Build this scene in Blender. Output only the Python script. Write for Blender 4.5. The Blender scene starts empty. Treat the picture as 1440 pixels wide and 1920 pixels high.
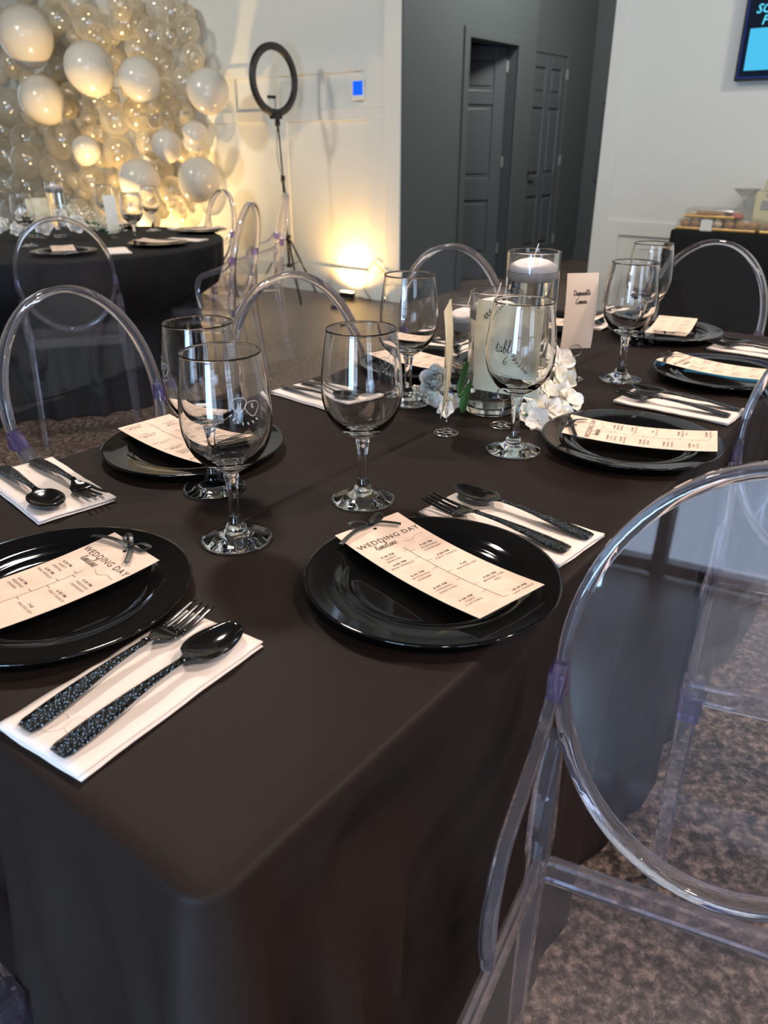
import bpy, bmesh, math, random
from mathutils import Vector, Matrix, noise
rnd = random.Random(7)
R = math.radians
PI = math.pi
SC = bpy.context.scene
C = SC.collection
# ------------------------------------------------------------------ camera
CAM_H, PITCH, FPX = 1.20, R(25.4), 1450.0
cd = bpy.data.cameras.new('camera'); cam = bpy.data.objects.new('camera', cd); C.objects.link(cam)
cam.location = (0, 0, CAM_H); cam.rotation_euler = (R(90) - PITCH, 0, 0)
cd.sensor_fit = 'VERTICAL'; cd.sensor_height = 36; cd.lens = FPX / 1920 * 36
cd.clip_start = .01
cd.dof.use_dof = True; cd.dof.focus_distance = 1.02; cd.dof.aperture_fstop = 7.5
SC.camera = cam
# ------------------------------------------------------------------ world, view
w = bpy.data.worlds.new('world'); SC.world = w; w.use_nodes = True
w.node_tree.nodes['Background'].inputs[0].default_value = (.62, .78, 1, 1)
w.node_tree.nodes['Background'].inputs[1].default_value = 7.0
SC.view_settings.view_transform = 'Standard'; SC.view_settings.look = 'None'
SC.view_settings.gamma = 1; SC.view_settings.exposure = 0.0; SC.view_settings.use_curve_mapping = False
try:
    SC.cycles.transparent_max_bounces = 32; SC.cycles.max_bounces = 16; SC.cycles.transmission_bounces = 16
    SC.cycles.glossy_bounces = 6; SC.cycles.sample_clamp_indirect = 4.0; SC.cycles.use_denoising = True
    SC.cycles.denoising_input_passes = 'RGB_ALBEDO_NORMAL'
except Exception: pass

def lamp(name, kind, loc, target, power, col, size=.3, size_y=None, spot=None, blend=.5):
    d = bpy.data.lights.new(name, kind); d.energy = power; d.color = col
    if kind == 'AREA':
        d.size = size
        if size_y: d.shape = 'RECTANGLE'; d.size_y = size_y
    else: d.shadow_soft_size = size
    if kind == 'SPOT': d.spot_size = R(spot); d.spot_blend = blend
    o = bpy.data.objects.new(name, d); C.objects.link(o); o.location = loc
    o.rotation_euler = (Vector(target) - Vector(loc)).to_track_quat('-Z', 'Y').to_euler()
    o['label'] = name.replace('_', ' ') + ' above or beside the dining tables'; o['category'] = 'light'
    return o
# room lights: a warm-white spot right of the table, soft ceiling panels, added fills for the cloth side and the near end
lamp('ceiling_spotlight', 'SPOT', (1.75, 1.0, 3.3), (.1, 1.1, .7), 222, (1, .77, .62), .045, spot=95, blend=.7)
lamp('ceiling_panel_light', 'AREA', (-.9, 2.6, 3.55), (-.9, 2.6, 0), 75, (1, .90, .80), .35)
lamp('ceiling_panel_light', 'AREA', (3.3, 1.6, 3.55), (2.3, 5.6, .8), 125, (1, .95, .84), .6)
lamp('ceiling_panel_light', 'AREA', (-4.0, 4.5, 3.55), (-2.6, 8.4, 1.3), 115, (1, .93, .78), .4)
lamp('ceiling_downlight', 'AREA', (.5, -1.6, 3.4), (.4, 1.8, .8), 38, (1, .84, .66), .22)
lamp('added_cloth_fill', 'SPOT', (2.7, -.9, 3.2), (.15, .75, .35), 150, (1, .80, .76), .05, spot=50, blend=.8)  # added spot without a known fixture, brightens the cloth's right drop
lamp('hall_ceiling_light', 'AREA', (1.9, 6.6, 3.3), (1.0, 8.2, 1.3), 100, (1, .97, .92), .5)
lamp('added_daylight_fill', 'AREA', (-1.7, -2.2, .85), (-.5, .5, .45), 115, (.42, .68, 1), .9, 1.2)  # added lamp inside the room, bluing the near cloth end like daylight
lamp('party_wash_light', 'SPOT', (3.4, -1.2, 2.9), (1.5, .5, 0), 170, (.96, .66, 1), .08, spot=38, blend=.6)

# ------------------------------------------------------------------ materials
def mat(name, base=(.8, .8, .8), rough=.5, metal=0, spec=.5, trans=0, ior=1.45, alpha=1, emit=None, es=0, coat=0, sheen=0):
    m = bpy.data.materials.new(name); m.use_nodes = True
    b = m.node_tree.nodes['Principled BSDF']
    b.inputs['Base Color'].default_value = (*base, 1); b.inputs['Roughness'].default_value = rough
    b.inputs['Metallic'].default_value = metal; b.inputs['Specular IOR Level'].default_value = spec
    b.inputs['Transmission Weight'].default_value = trans; b.inputs['IOR'].default_value = ior
    b.inputs['Coat Weight'].default_value = coat
    b.inputs['Sheen Weight'].default_value = sheen
    if emit: b.inputs['Emission Color'].default_value = (*emit, 1); b.inputs['Emission Strength'].default_value = es
    return m
def nt(m): return m.node_tree.nodes, m.node_tree.links, m.node_tree.nodes['Principled BSDF']
def add_noise_color(m, c1, c2, scale, detail=6, lo=.35, hi=.65, coord='Object'):
    n, l, b = nt(m)
    tc = n.new('ShaderNodeTexCoord'); nz = n.new('ShaderNodeTexNoise'); nz.inputs['Scale'].default_value = scale; nz.inputs['Detail'].default_value = detail
    cr = n.new('ShaderNodeValToRGB'); cr.color_ramp.elements[0].position = lo; cr.color_ramp.elements[1].position = hi
    cr.color_ramp.elements[0].color = (*c1, 1); cr.color_ramp.elements[1].color = (*c2, 1)
    l.new(tc.outputs[coord], nz.inputs['Vector']); l.new(nz.outputs['Fac'], cr.inputs[0]); l.new(cr.outputs[0], b.inputs['Base Color'])
    return nz, cr
def add_bump(m, scale, strength, dist=.01, kind='noise', detail=4, coord='Object'):
    n, l, b = nt(m)
    tc = n.new('ShaderNodeTexCoord')
    if kind == 'noise':
        t = n.new('ShaderNodeTexNoise'); t.inputs['Detail'].default_value = detail; out = t.outputs['Fac']
    else:
        t = n.new('ShaderNodeTexVoronoi'); out = t.outputs['Distance']
    t.inputs['Scale'].default_value = scale
    bp = n.new('ShaderNodeBump'); bp.inputs['Strength'].default_value = strength; bp.inputs['Distance'].default_value = dist
    l.new(tc.outputs[coord], t.inputs['Vector']); l.new(out, bp.inputs['Height']); l.new(bp.outputs[0], b.inputs['Normal'])
    return t
def mirror_fac(n, l, f0):
    """reflectance of one thin sheet, the same from either side: f0 + (1 - f0) * facing ** 5"""
    lw = n.new('ShaderNodeLayerWeight'); lw.inputs[0].default_value = .5; p = n.new('ShaderNodeMath'); p.operation = 'POWER'; p.inputs[1].default_value = 5
    q = n.new('ShaderNodeMath'); q.operation = 'MULTIPLY_ADD'; q.inputs[1].default_value = .75 - f0; q.inputs[2].default_value = f0
    l.new(lw.outputs['Facing'], p.inputs[0]); l.new(p.outputs[0], q.inputs[0]); return q
def thin_clear(name, tint, refl=.04, rough=.02, haze=0.0, hazecol=(.8, .8, .85)):
    """clear plastic sheet: see-through with a Fresnel mirror on top"""
    m = bpy.data.materials.new(name); m.use_nodes = True; n, l = m.node_tree.nodes, m.node_tree.links
    n.clear(); o = n.new('ShaderNodeOutputMaterial'); mx = n.new('ShaderNodeMixShader'); fr = mirror_fac(n, l, refl)
    t = n.new('ShaderNodeBsdfTransparent'); t.inputs[0].default_value = (*tint, 1); g = n.new('ShaderNodeBsdfGlossy'); g.inputs['Roughness'].default_value = rough
    l.new(fr.outputs[0], mx.inputs[0]); l.new(g.outputs[0], mx.inputs[2])
    if haze > 0:
        d = n.new('ShaderNodeBsdfDiffuse'); d.inputs[0].default_value = (*hazecol, 1); m2 = n.new('ShaderNodeMixShader'); m2.inputs[0].default_value = haze
        l.new(t.outputs[0], m2.inputs[1]); l.new(d.outputs[0], m2.inputs[2]); l.new(m2.outputs[0], mx.inputs[1])
    else: l.new(t.outputs[0], mx.inputs[1])
    l.new(mx.outputs[0], o.inputs[0]); return m
def clear_balloon(name, col, lo, hi):
    m = bpy.data.materials.new(name); m.use_nodes = True; n, l = m.node_tree.nodes, m.node_tree.links
    n.clear(); o = n.new('ShaderNodeOutputMaterial'); t = n.new('ShaderNodeBsdfTransparent'); t.inputs[0].default_value = (.97, .96, .93, 1)
    d = n.new('ShaderNodeBsdfDiffuse'); d.inputs[0].default_value = (*col, 1); tr = n.new('ShaderNodeBsdfTranslucent'); tr.inputs[0].default_value = (*col, 1)
    m0 = n.new('ShaderNodeMixShader'); m0.inputs[0].default_value = .4; l.new(d.outputs[0], m0.inputs[1]); l.new(tr.outputs[0], m0.inputs[2])
    lw = n.new('ShaderNodeLayerWeight'); lw.inputs[0].default_value = .35; mr = n.new('ShaderNodeMapRange')
    mr.inputs['To Min'].default_value = lo; mr.inputs['To Max'].default_value = hi
    mx = n.new('ShaderNodeMixShader'); l.new(lw.outputs['Facing'], mr.inputs[0]); l.new(mr.outputs[0], mx.inputs[0]); l.new(t.outputs[0], mx.inputs[1]); l.new(m0.outputs[0], mx.inputs[2])
    g = n.new('ShaderNodeBsdfGlossy'); g.inputs['Roughness'].default_value = .10; fr = mirror_fac(n, l, .11); m2 = n.new('ShaderNodeMixShader')
    l.new(fr.outputs[0], m2.inputs[0]); l.new(mx.outputs[0], m2.inputs[1]); l.new(g.outputs[0], m2.inputs[2]); l.new(m2.outputs[0], o.inputs[0]); return m

M = {}
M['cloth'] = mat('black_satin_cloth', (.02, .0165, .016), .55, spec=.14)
M['cloth'].node_tree.nodes['Principled BSDF'].inputs['Sheen Tint'].default_value = (1, .9, .85, 1)
add_noise_color(M['cloth'], (.0145, .0096, .0080), (.0215, .0145, .0122), 900, 2, .3, .7)
add_bump(M['cloth'], 7, .10, .02, detail=3)
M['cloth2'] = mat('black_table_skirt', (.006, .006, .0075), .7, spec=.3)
M['glass'] = mat('clear_glass', (1, 1, 1), 0.0, trans=1, ior=1.47)
M['water'] = mat('water', (.97, 1, .98), 0.0, trans=1, ior=1.33)
def soft_glass(name, tint, ior, refl, haze=.035):
    m = bpy.data.materials.new(name); m.use_nodes = True; n, l = m.node_tree.nodes, m.node_tree.links
    n.clear(); o = n.new('ShaderNodeOutputMaterial'); mx = n.new('ShaderNodeMixShader'); fr = mirror_fac(n, l, refl)
    df = n.new('ShaderNodeBsdfDiffuse'); df.inputs[0].default_value = (.80, .78, .90, 1); m3 = n.new('ShaderNodeMixShader'); m3.inputs[0].default_value = haze
    t = n.new('ShaderNodeBsdfGlass'); t.inputs['Color'].default_value = (*tint, 1); t.inputs['IOR'].default_value = ior; t.inputs['Roughness'].default_value = 0
    g = n.new('ShaderNodeBsdfGlossy'); g.inputs['Roughness'].default_value = .04
    l.new(t.outputs[0], m3.inputs[1]); l.new(df.outputs[0], m3.inputs[2])
    l.new(fr.outputs[0], mx.inputs[0]); l.new(m3.outputs[0], mx.inputs[1]); l.new(g.outputs[0], mx.inputs[2]); l.new(mx.outputs[0], o.inputs[0]); return m
M['acryl'] = soft_glass('clear_acrylic', (.985, .975, .998), 1.27, .045)
M['tip'] = soft_glass('violet_tinted_acrylic', (.72, .60, .93), 1.16, .05)
M['pane'] = thin_clear('clear_acrylic_sheet', (.965, .965, .985), .034, .012, .003)
M['seatp'] = thin_clear('clear_acrylic_seat', (.94, .94, .975), .03, .06, .03)
M['plate'] = mat('glossy_black_plastic', (.004, .004, .0045), .06, spec=.6)
M['cutlery'] = mat('black_plastic_cutlery', (.006, .006, .006), .10, spec=.65)
M['hammer'] = mat('hammered_black_plastic', (.006, .006, .006), .10, spec=.9); add_bump(M['hammer'], 300, 1.0, .008, 'voronoi')
M['napkin'] = mat('white_paper_napkin', (.83, .74, .69), .9, spec=.1); add_bump(M['napkin'], 30, .18, .003, detail=5)
M['card'] = mat('kraft_card', (.80, .63, .51), .8, spec=.1); add_noise_color(M['card'], (.76, .585, .47), (.84, .67, .55), 45, 5)
M['card2'] = mat('cream_card', (.66, .60, .44), .8, spec=.1); add_noise_color(M['card2'], (.60, .54, .39), (.72, .65, .48), 30, 5)
M['card3'] = mat('blush_card', (.80, .66, .54), .8, spec=.1)
M['ink'] = mat('brown_black_ink', (.11, .085, .075), .8, spec=.1)
M['ink2'] = mat('black_ink', (.02, .02, .02), .7, spec=.1)
M['ribbon'] = mat('black_satin_ribbon', (.012, .013, .013), .35, spec=.5)
M['wire'] = mat('silver_wire', (.75, .72, .66), .15, metal=1)
M['wax'] = mat('white_wax', (.86, .78, .76), .55, spec=.3)
M['wick'] = mat('wick', (.85, .76, .74), .8)
M['petal'] = mat('white_petal', (.88, .85, .80), .65, spec=.2)
M['petal2'] = mat('ivory_petal', (.86, .83, .70), .65, spec=.2)
M['leaf'] = mat('green_leaf', (.07, .20, .06), .5)
M['stemg'] = mat('pale_green_stem', (.30, .42, .12), .6)
M['etch'] = mat('white_etching', (.75, .76, .76), .7, spec=.2, trans=.45)
M['wall'] = mat('white_wall_paint', (.70, .71, .685), .55, spec=.25)
M['trim'] = mat('white_trim_paint', (.74, .74, .70), .4)
M['grey'] = mat('charcoal_wall_paint', (.062, .072, .072), .5, spec=.35)
M['greyd'] = mat('charcoal_door_paint', (.060, .068, .070), .33, spec=.5)
M['ceil'] = mat('dark_ceiling', (.10, .10, .10), .9)
M['hinge'] = mat('nickel_hinge', (.55, .56, .52), .3, metal=.8)
M['black'] = mat('matte_black_plastic', (.012, .012, .013), .4)
M['blackm'] = mat('black_metal', (.015, .015, .016), .3, metal=.3)
M['diff'] = mat('ring_diffuser', (.035, .035, .038), .5)
M['blue'] = mat('blue_lit_screen', (0, 0, 0), .3, emit=(.0, .10, 1), es=1.3)
M['whitep'] = mat('white_plastic', (.75, .76, .74), .4)
M['navy'] = mat('navy_lit_screen', (0, 0, 0), .2, emit=(.012, .03, .16), es=1.0)
M['dscr'] = mat('dark_lit_panel', (0, 0, 0), .2, emit=(.003, .008, .02), es=1.0)
M['cyan'] = mat('cyan_lit_panel', (0, 0, 0), .2, emit=(.07, .50, .80), es=1.1)
M['cyant'] = mat('cyan_lit_letters', (0, 0, 0), .2, emit=(.10, .62, .85), es=1.2)
M['balw'] = mat('white_balloon', (.66, .63, .575), .20, spec=.5)
M['balw'].node_tree.nodes['Principled BSDF'].inputs['Subsurface Weight'].default_value = 0
M['balc'] = clear_balloon('clear_pearl_balloon', (.90, .84, .72), .14, .78)
M['balc2'] = clear_balloon('pearl_balloon', (.86, .79, .63), .55, .95)
M['gold'] = mat('gold_tray', (.65, .42, .16), .35, metal=.6)
M['cookie'] = mat('golden_cake', (.45, .25, .10), .8)
M['frost'] = mat('cream_frosting', (.75, .62, .45), .6)
M['choc'] = mat('chocolate', (.10, .045, .03), .5)
M['yel'] = mat('pale_yellow_box', (.60, .56, .38), .6)
M['greyp'] = mat('grey_print', (.33, .32, .32), .7)
M['lid'] = thin_clear('clear_tray_lid', (.93, .93, .93), .04, .08, .10)
M['lampg'] = mat('flood_lens', (1, .8, .4), .3, emit=(1, .62, .22), es=30)
M['bulb'] = mat('warm_bulb', (1, .9, .5), .3, emit=(1, .85, .42), es=9)
M['screwb'] = mat('rosy_glaze', (.45, .16, .14), .5)
# floor: sealed, stained concrete
m = mat('stained_concrete', (.08, .07, .06), .3, spec=.5); M['floor'] = m
n, l, b = nt(m)
tc = n.new('ShaderNodeTexCoord'); a1 = n.new('ShaderNodeTexNoise'); a1.inputs['Scale'].default_value = 48; a1.inputs['Detail'].default_value = 9; a1.inputs['Roughness'].default_value = .72
a2 = n.new('ShaderNodeTexNoise'); a2.inputs['Scale'].default_value = 1.7; a2.inputs['Detail'].default_value = 5
cr = n.new('ShaderNodeValToRGB'); e = cr.color_ramp.elements; e[0].position = .42; e[0].color = (.030, .024, .021, 1); e[1].position = .62; e[1].color = (.31, .245, .20, 1)
e2 = cr.color_ramp.elements.new(.52); e2.color = (.125, .098, .082, 1)
mx = n.new('ShaderNodeMixRGB'); mx.blend_type = 'MULTIPLY'; mx.inputs[0].default_value = .8
c2 = n.new('ShaderNodeValToRGB'); c2.color_ramp.elements[0].position = .3; c2.color_ramp.elements[0].color = (.55, .5, .46, 1); c2.color_ramp.elements[1].position = .7; c2.color_ramp.elements[1].color = (1, .97, .92, 1)
l.new(tc.outputs['Object'], a1.inputs[0]); l.new(tc.outputs['Object'], a2.inputs[0]); l.new(a1.outputs[0], cr.inputs[0]); l.new(a2.outputs[0], c2.inputs[0])
l.new(cr.outputs[0], mx.inputs[1]); l.new(c2.outputs[0], mx.inputs[2]); l.new(mx.outputs[0], b.inputs['Base Color'])
bp = n.new('ShaderNodeBump'); bp.inputs['Strength'].default_value = .25; bp.inputs['Distance'].default_value = .004; l.new(a1.outputs[0], bp.inputs['Height']); l.new(bp.outputs[0], b.inputs['Normal'])
rr = n.new('ShaderNodeMapRange'); rr.inputs['To Min'].default_value = .22; rr.inputs['To Max'].default_value = .5; l.new(a1.outputs[0], rr.inputs[0]); l.new(rr.outputs[0], b.inputs['Roughness'])

# ------------------------------------------------------------------ helpers
def V(*a): return Vector(a)
def link(name, me, m, parent=None, smooth=True, loc=None, rot=None):
    o = bpy.data.objects.new(name, me); C.objects.link(o)
    if m is not None and not me.materials: me.materials.append(m)
    if smooth: me.polygons.foreach_set('use_smooth', [True] * len(me.polygons))
    if parent is not None: o.parent = parent
    if loc is not None: o.location = loc
    if rot is not None: o.rotation_euler = rot
    return o
def tight(pr, d=.0006):
    out = [pr[0]]
    for a, b_ in zip(pr, pr[1:]):
        L = math.dist(a, b_)
        if L > 4 * d:
            for q in (d / L, 1 - d / L): out.append((a[0] + (b_[0] - a[0]) * q, a[1] + (b_[1] - a[1]) * q))
        out.append(b_)
    return out
class MB:
    def __init__(s): s.v = []; s.f = []
    def add(s, vs, fs):
        k = len(s.v); s.v += [tuple(x) for x in vs]; s.f += [[i + k for i in f] for f in fs]; return s
    def box(s, c, d, rz=0, mtx=None):
        hx, hy, hz = d[0] / 2, d[1] / 2, d[2] / 2
        vs = [V(x, y, z) for x in (-hx, hx) for y in (-hy, hy) for z in (-hz, hz)]
        if mtx is None: mtx = Matrix.Rotation(rz, 3, 'Z')
        vs = [mtx @ p + V(*c) for p in vs]
        return s.add(vs, [(0, 1, 3, 2), (4, 6, 7, 5), (0, 4, 5, 1), (2, 3, 7, 6), (0, 2, 6, 4), (1, 5, 7, 3)])
    def lathe(s, prof, n=48, c=(0, 0, 0), close=False, sx=1, sy=1):
        vs = []; fs = []; k = len(prof)
        for i in range(n):
            a = 2 * PI * i / n
            for r, z in prof: vs.append((c[0] + r * math.cos(a) * sx, c[1] + r * math.sin(a) * sy, c[2] + z))
        kk = k if close else k - 1
        for i in range(n):
            j = (i + 1) % n
            for q in range(kk):
                q2 = (q + 1) % k
                fs.append((i * k + q, j * k + q, j * k + q2, i * k + q2))
        return s.add(vs, fs)
    def loft(s, secs, closed=False, cap=True):
        """secs: list of rings (lists of points of one length)"""
        k = len(secs[0]); vs = [p for r in secs for p in r]; fs = []; m = len(secs)
        for i in range(m if closed else m - 1):
            j = (i + 1) % m
            for q in range(k):
                q2 = (q + 1) % k
                fs.append((i * k + q, i * k + q2, j * k + q2, j * k + q))
        if cap and not closed: fs += [list(range(k))[::-1], [(m - 1) * k + q for q in range(k)]]
        return s.add(vs, fs)
    def sweep(s, pts, w, h, closed=False, up=None, k=4, wf=None):
        """sweep a w x h section (k=4 rounded box of 8 points, else ellipse of k points) along pts; `up` fixes the h direction"""
        pts = [Vector(p) for p in pts]; m = len(pts); secs = []
        for i, p in enumerate(pts):
            a = pts[(i - 1) % m] if (closed or i > 0) else p; b2 = pts[(i + 1) % m] if (closed or i < m - 1) else p
            t = (b2 - a).normalized()
            u = Vector(up[i]) if isinstance(up, list) else Vector(up) if up is not None else V(0, 0, 1)
            if abs(t.dot(u)) > .97: u = V(0, 1, 0) if abs(t.y) < .9 else V(1, 0, 0)
            sd = t.cross(u).normalized(); u2 = sd.cross(t).normalized()
            ww, hh = (w, h) if wf is None else (w * wf(i / (m - 1)), h * wf(i / (m - 1)))
            if k == 4:
                c_ = .28; q = [(-.5, -.5 + c_ * .5), (-.5, .5 - c_ * .5), (-.5 + c_ * .5, .5), (.5 - c_ * .5, .5), (.5, .5 - c_ * .5), (.5, -.5 + c_ * .5), (.5 - c_ * .5, -.5), (-.5 + c_ * .5, -.5)]
            else: q = [(.5 * math.cos(2 * PI * j / k), .5 * math.sin(2 * PI * j / k)) for j in range(k)]
            secs.append([p + sd * (ww * x) + u2 * (hh * y) for x, y in q])
        return s.loft(secs, closed)
    def me(s, name):
        me = bpy.data.meshes.new(name); me.from_pydata(s.v, [], s.f); me.update()
        bm = bmesh.new(); bm.from_mesh(me); bmesh.ops.recalc_face_normals(bm, faces=bm.faces); bm.to_mesh(me); bm.free(); return me
    def build(s, name, m, parent=None, smooth=True, loc=None, rot=None): return link(name, s.me(name), m, parent, smooth, loc, rot)
def bevel(o, wd, seg=2):
    md = o.modifiers.new('bevel', 'BEVEL'); md.width = wd; md.segments = seg; md.limit_method = 'ANGLE'; return o
def tag(o, label, cat, group=None, kind=None):
    o['label'] = label; o['category'] = cat
    if group: o['group'] = group
    if kind: o['kind'] = kind
    return o
def struct(o, label=None):
    o['kind'] = 'structure'
    if label: o['label'] = label; o['category'] = 'room'
    return o
def thing(name, label, cat, loc=(0, 0, 0), rz=0, group=None):
    o = bpy.data.objects.new(name, None); C.objects.link(o); o.empty_display_size = .05; o.location = loc; o.rotation_euler = (0, 0, rz)
    return tag(o, label, cat, group)
def copy_tree(o, parent=None):
    c = o.copy(); C.objects.link(c); c.parent = parent
    if parent is not None: c.matrix_parent_inverse = o.matrix_parent_inverse.copy()
    for ch in [x for x in o.children if x is not c]: copy_tree(ch, c)
    return c
def spawn(proto, used, name, label, loc, rz, group=None):
    """the first call moves the prototype, later ones copy it"""
    o = proto if not used else copy_tree(proto); used.append(o)
    o.location = loc; o.rotation_euler = (0, 0, rz); o['label'] = label
    if group: o['group'] = group
    return o
def catmull(P, n=8):
    P = [Vector(p) for p in P]; out = []
    for i in range(len(P) - 1):
        p0 = P[max(i - 1, 0)]; p1 = P[i]; p2 = P[i + 1]; p3 = P[min(i + 2, len(P) - 1)]
        for j in range(n):
            t = j / n; out.append(.5 * ((2 * p1) + (-p0 + p2) * t + (2 * p0 - 5 * p1 + 4 * p2 - p3) * t * t + (-p0 + 3 * p1 - 3 * p2 + p3) * t ** 3))
    out.append(P[-1]); return out
def ray(px, py):
    u = (px - 720) / FPX; v = (960 - py) / FPX
    return V(u, math.cos(PITCH) + v * math.sin(PITCH), -math.sin(PITCH) + v * math.cos(PITCH))
def on_z(px, py, z): d = ray(px, py); return V(0, 0, CAM_H) + d * ((z - CAM_H) / d.z)
def on_plane(px, py, P, nrm):
    d = ray(px, py); o = V(0, 0, CAM_H); return o + d * ((Vector(P) - o).dot(nrm) / d.dot(nrm))
def text_data(s, size, align='CENTER', shear=0, spacing=1.0, bold=0):
    cu = bpy.data.curves.new('t', 'FONT'); cu.body = s; cu.size = size; cu.align_x = align; cu.align_y = 'CENTER'
    cu.shear = shear; cu.space_character = spacing; cu.resolution_u = 2; cu.offset = bold
    o = bpy.data.objects.new('t', cu); C.objects.link(o); bpy.context.view_layer.update()
    me = bpy.data.meshes.new_from_object(o.evaluated_get(bpy.context.evaluated_depsgraph_get()))
    vs = [tuple(v.co) for v in me.vertices]; fs = [list(p.vertices) for p in me.polygons]
    bpy.data.objects.remove(o); bpy.data.curves.remove(cu); bpy.data.meshes.remove(me)
    return vs, fs
# hand-drawn script letters (polylines in a unit x-height frame, advance last)
SCR = {'t': ([[(-.1, .35), (.15, .7), (.3, 1.5), (.22, .5), (.3, .05), (.5, .2)], [(.02, 1.0), (.55, 1.08)]], .5),
 'i': ([[(0, .2), (.18, .8), (.16, .1), (.32, .1), (.42, .3)], [(.22, 1.15), (.25, 1.2)]], .42),
 'm': ([[(0, .3), (.1, .9), (.1, 0), (.25, .75), (.38, .8), (.38, 0), (.52, .75), (.66, .8), (.66, .1), (.85, .25)]], .85),
 'e': ([[(0, .25), (.3, .5), (.35, .8), (.18, .85), (.08, .4), (.2, .02), (.5, .25)]], .5),
 'l': ([[(0, .25), (.3, 1.2), (.28, 1.75), (.15, 1.6), (.12, .5), (.22, .02), (.45, .25)]], .45),
 'n': ([[(0, .3), (.1, .9), (.1, 0), (.28, .75), (.42, .8), (.42, .1), (.6, .25)]], .6),
 'a': ([[(.45, .75), (.2, .85), (.03, .4), (.15, .03), (.4, .35), (.45, .8), (.45, .1), (.65, .25)]], .65),
 'b': ([[(0, .25), (.3, 1.2), (.27, 1.75), (.13, 1.5), (.1, .1), (.35, .05), (.45, .45), (.28, .7), (.15, .45)], [(.42, .5), (.62, .45)]], .62),
 '6': ([[(.5, 1.3), (.2, 1.0), (.05, .4), (.25, .02), (.5, .3), (.35, .6), (.1, .4)]], .6),
 'D': ([[(.2, 1.5), (.15, 0), (.6, .2), (.8, .9), (.4, 1.55), (-.05, 1.3)]], .9), 's': ([[(0, .1), (.3, .9), (.42, .3), (.2, 0), (.02, .1), (.5, .2)]], .5),
 'p': ([[(0, .4), (.12, .9), (.05, -.7), (.15, .6), (.4, .8), (.4, .1), (.12, .1), (.6, .2)]], .6), 'o': ([[(.3, .85), (.05, .5), (.2, .02), (.45, .4), (.3, .85), (.6, .75)]], .58),
 'C': ([[(.75, 1.3), (.45, 1.55), (.1, .9), (.2, .1), (.5, 0), (.8, .3)]], .8), 'r': ([[(0, .3), (.12, 1.0), (.3, .8), (.28, .1), (.5, .25)]], .48), ' ': ([], .4),
 'M': ([[(0, 0), (.15, 1.5), (.4, .3), (.65, 1.5), (.75, 0), (.95, .2)]], .95), '&': ([[(.6, .1), (.15, 1.1), (.35, 1.4), (.45, 1.1), (.05, .4), (.25, 0), (.6, .6)]], .7)}
def script_pts(word, h):
    """strokes of a handwritten word as lists of 2D points, centred"""
    x = 0; out = []
    for ch in word:
        st, adv = SCR[ch]
        for q in st: out.append([(p.x * h, p.y * h) for p in catmull([(a + x + .12 * b_, b_, 0) for a, b_ in q], 5)])
        x += adv
    return [[(a - x * h / 2, b_ - h / 2) for a, b_ in q] for q in out]
def ribbon2d(mb, pts, wd, f=lambda x, y: (x, y, 0)):
    """a flat stroke of width wd along 2D points, mapped by f into 3D"""
    L = []
    for i, p in enumerate(pts):
        a = pts[max(i - 1, 0)]; b2 = pts[min(i + 1, len(pts) - 1)]; dx, dy = b2[0] - a[0], b2[1] - a[1]; q = math.hypot(dx, dy) or 1
        nx, ny = -dy / q * wd / 2, dx / q * wd / 2; L += [f(p[0] + nx, p[1] + ny), f(p[0] - nx, p[1] - ny)]
    mb.add(L, [(2 * i, 2 * i + 1, 2 * i + 3, 2 * i + 2) for i in range(len(pts) - 1)])

# ------------------------------------------------------------------ the room
A1 = R(52); D1 = V(-math.sin(A1), math.cos(A1), 0)           # along the long back wall (away to the left)
D2 = V(math.cos(A1), math.sin(A1), 0)                         # into the hall
NB = -D2                                                      # back wall's face, towards the room
P0 = V(-.07, 6.77, 0)
def W(s, off=0, z=0): return P0 + D1 * s + NB * off + V(0, 0, z)
def wall_box(mb, s0, s1, z0, z1, off0, off1):
    rz = math.atan2(D1.y, D1.x); c = W((s0 + s1) / 2, (off0 + off1) / 2, (z0 + z1) / 2)
    mb.box(c, (abs(s1 - s0), abs(off1 - off0), z1 - z0), rz)
CH = 3.6
f = MB().box((0, 3.5, -.05), (17, 19, .1)); struct(f.build('floor', M['floor'], smooth=False))
f = MB().box((0, 3.5, CH + .05), (17, 19, .1)); struct(f.build('ceiling', M['ceil'], smooth=False))
f = MB(); wall_box(f, -.25, 9.5, 0, CH, -.2, 0); struct(f.build('wall_back', M['wall'], smooth=False))
f = MB(); wall_box(f, -9.0, -1.90, 0, CH, -.2, 0); struct(f.build('wall_right', M['wall'], smooth=False))
# raised stiles and rails on the back wall, as panelling
bw = bpy.data.objects['wall_back']; wr = bpy.data.objects['wall_right']
def strip(par, name, s0, s1, z0, z1, d=.018, m='wall', off=0):
    g = MB(); wall_box(g, s0, s1, z0, z1, off, off + d); o = g.build(name, M[m], par, False); bevel(o, .003, 2); return o
DD = .012
strip(bw, 'chair_rail', -.11, 9.5, 1.715, 1.80, .02); strip(bw, 'rail', -.11, 9.5, 1.375, 1.46, .018)
for (a, b_) in [(-.11, .10), (.50, .58), (1.02, 1.12), (1.56, 1.62), (2.06, 2.14), (2.58, 2.66), (3.1, 3.2), (4.2, 4.3), (5.3, 5.4)]: strip(bw, 'stile', a, b_, 1.46, 1.715, .018)
for (a, b_) in [(-.11, .06), (.95, 1.17), (2.05, 2.25), (3.1, 3.3), (4.2, 4.4), (5.3, 5.5)]: strip(bw, 'stile', a, b_, .23, 1.375, .018)
o = MB(); wall_box(o, -.11, 9.5, 0, .23, 0, .022); struct(bevel(o.build('baseboard_back', M['wall'], smooth=False), .004))
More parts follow.
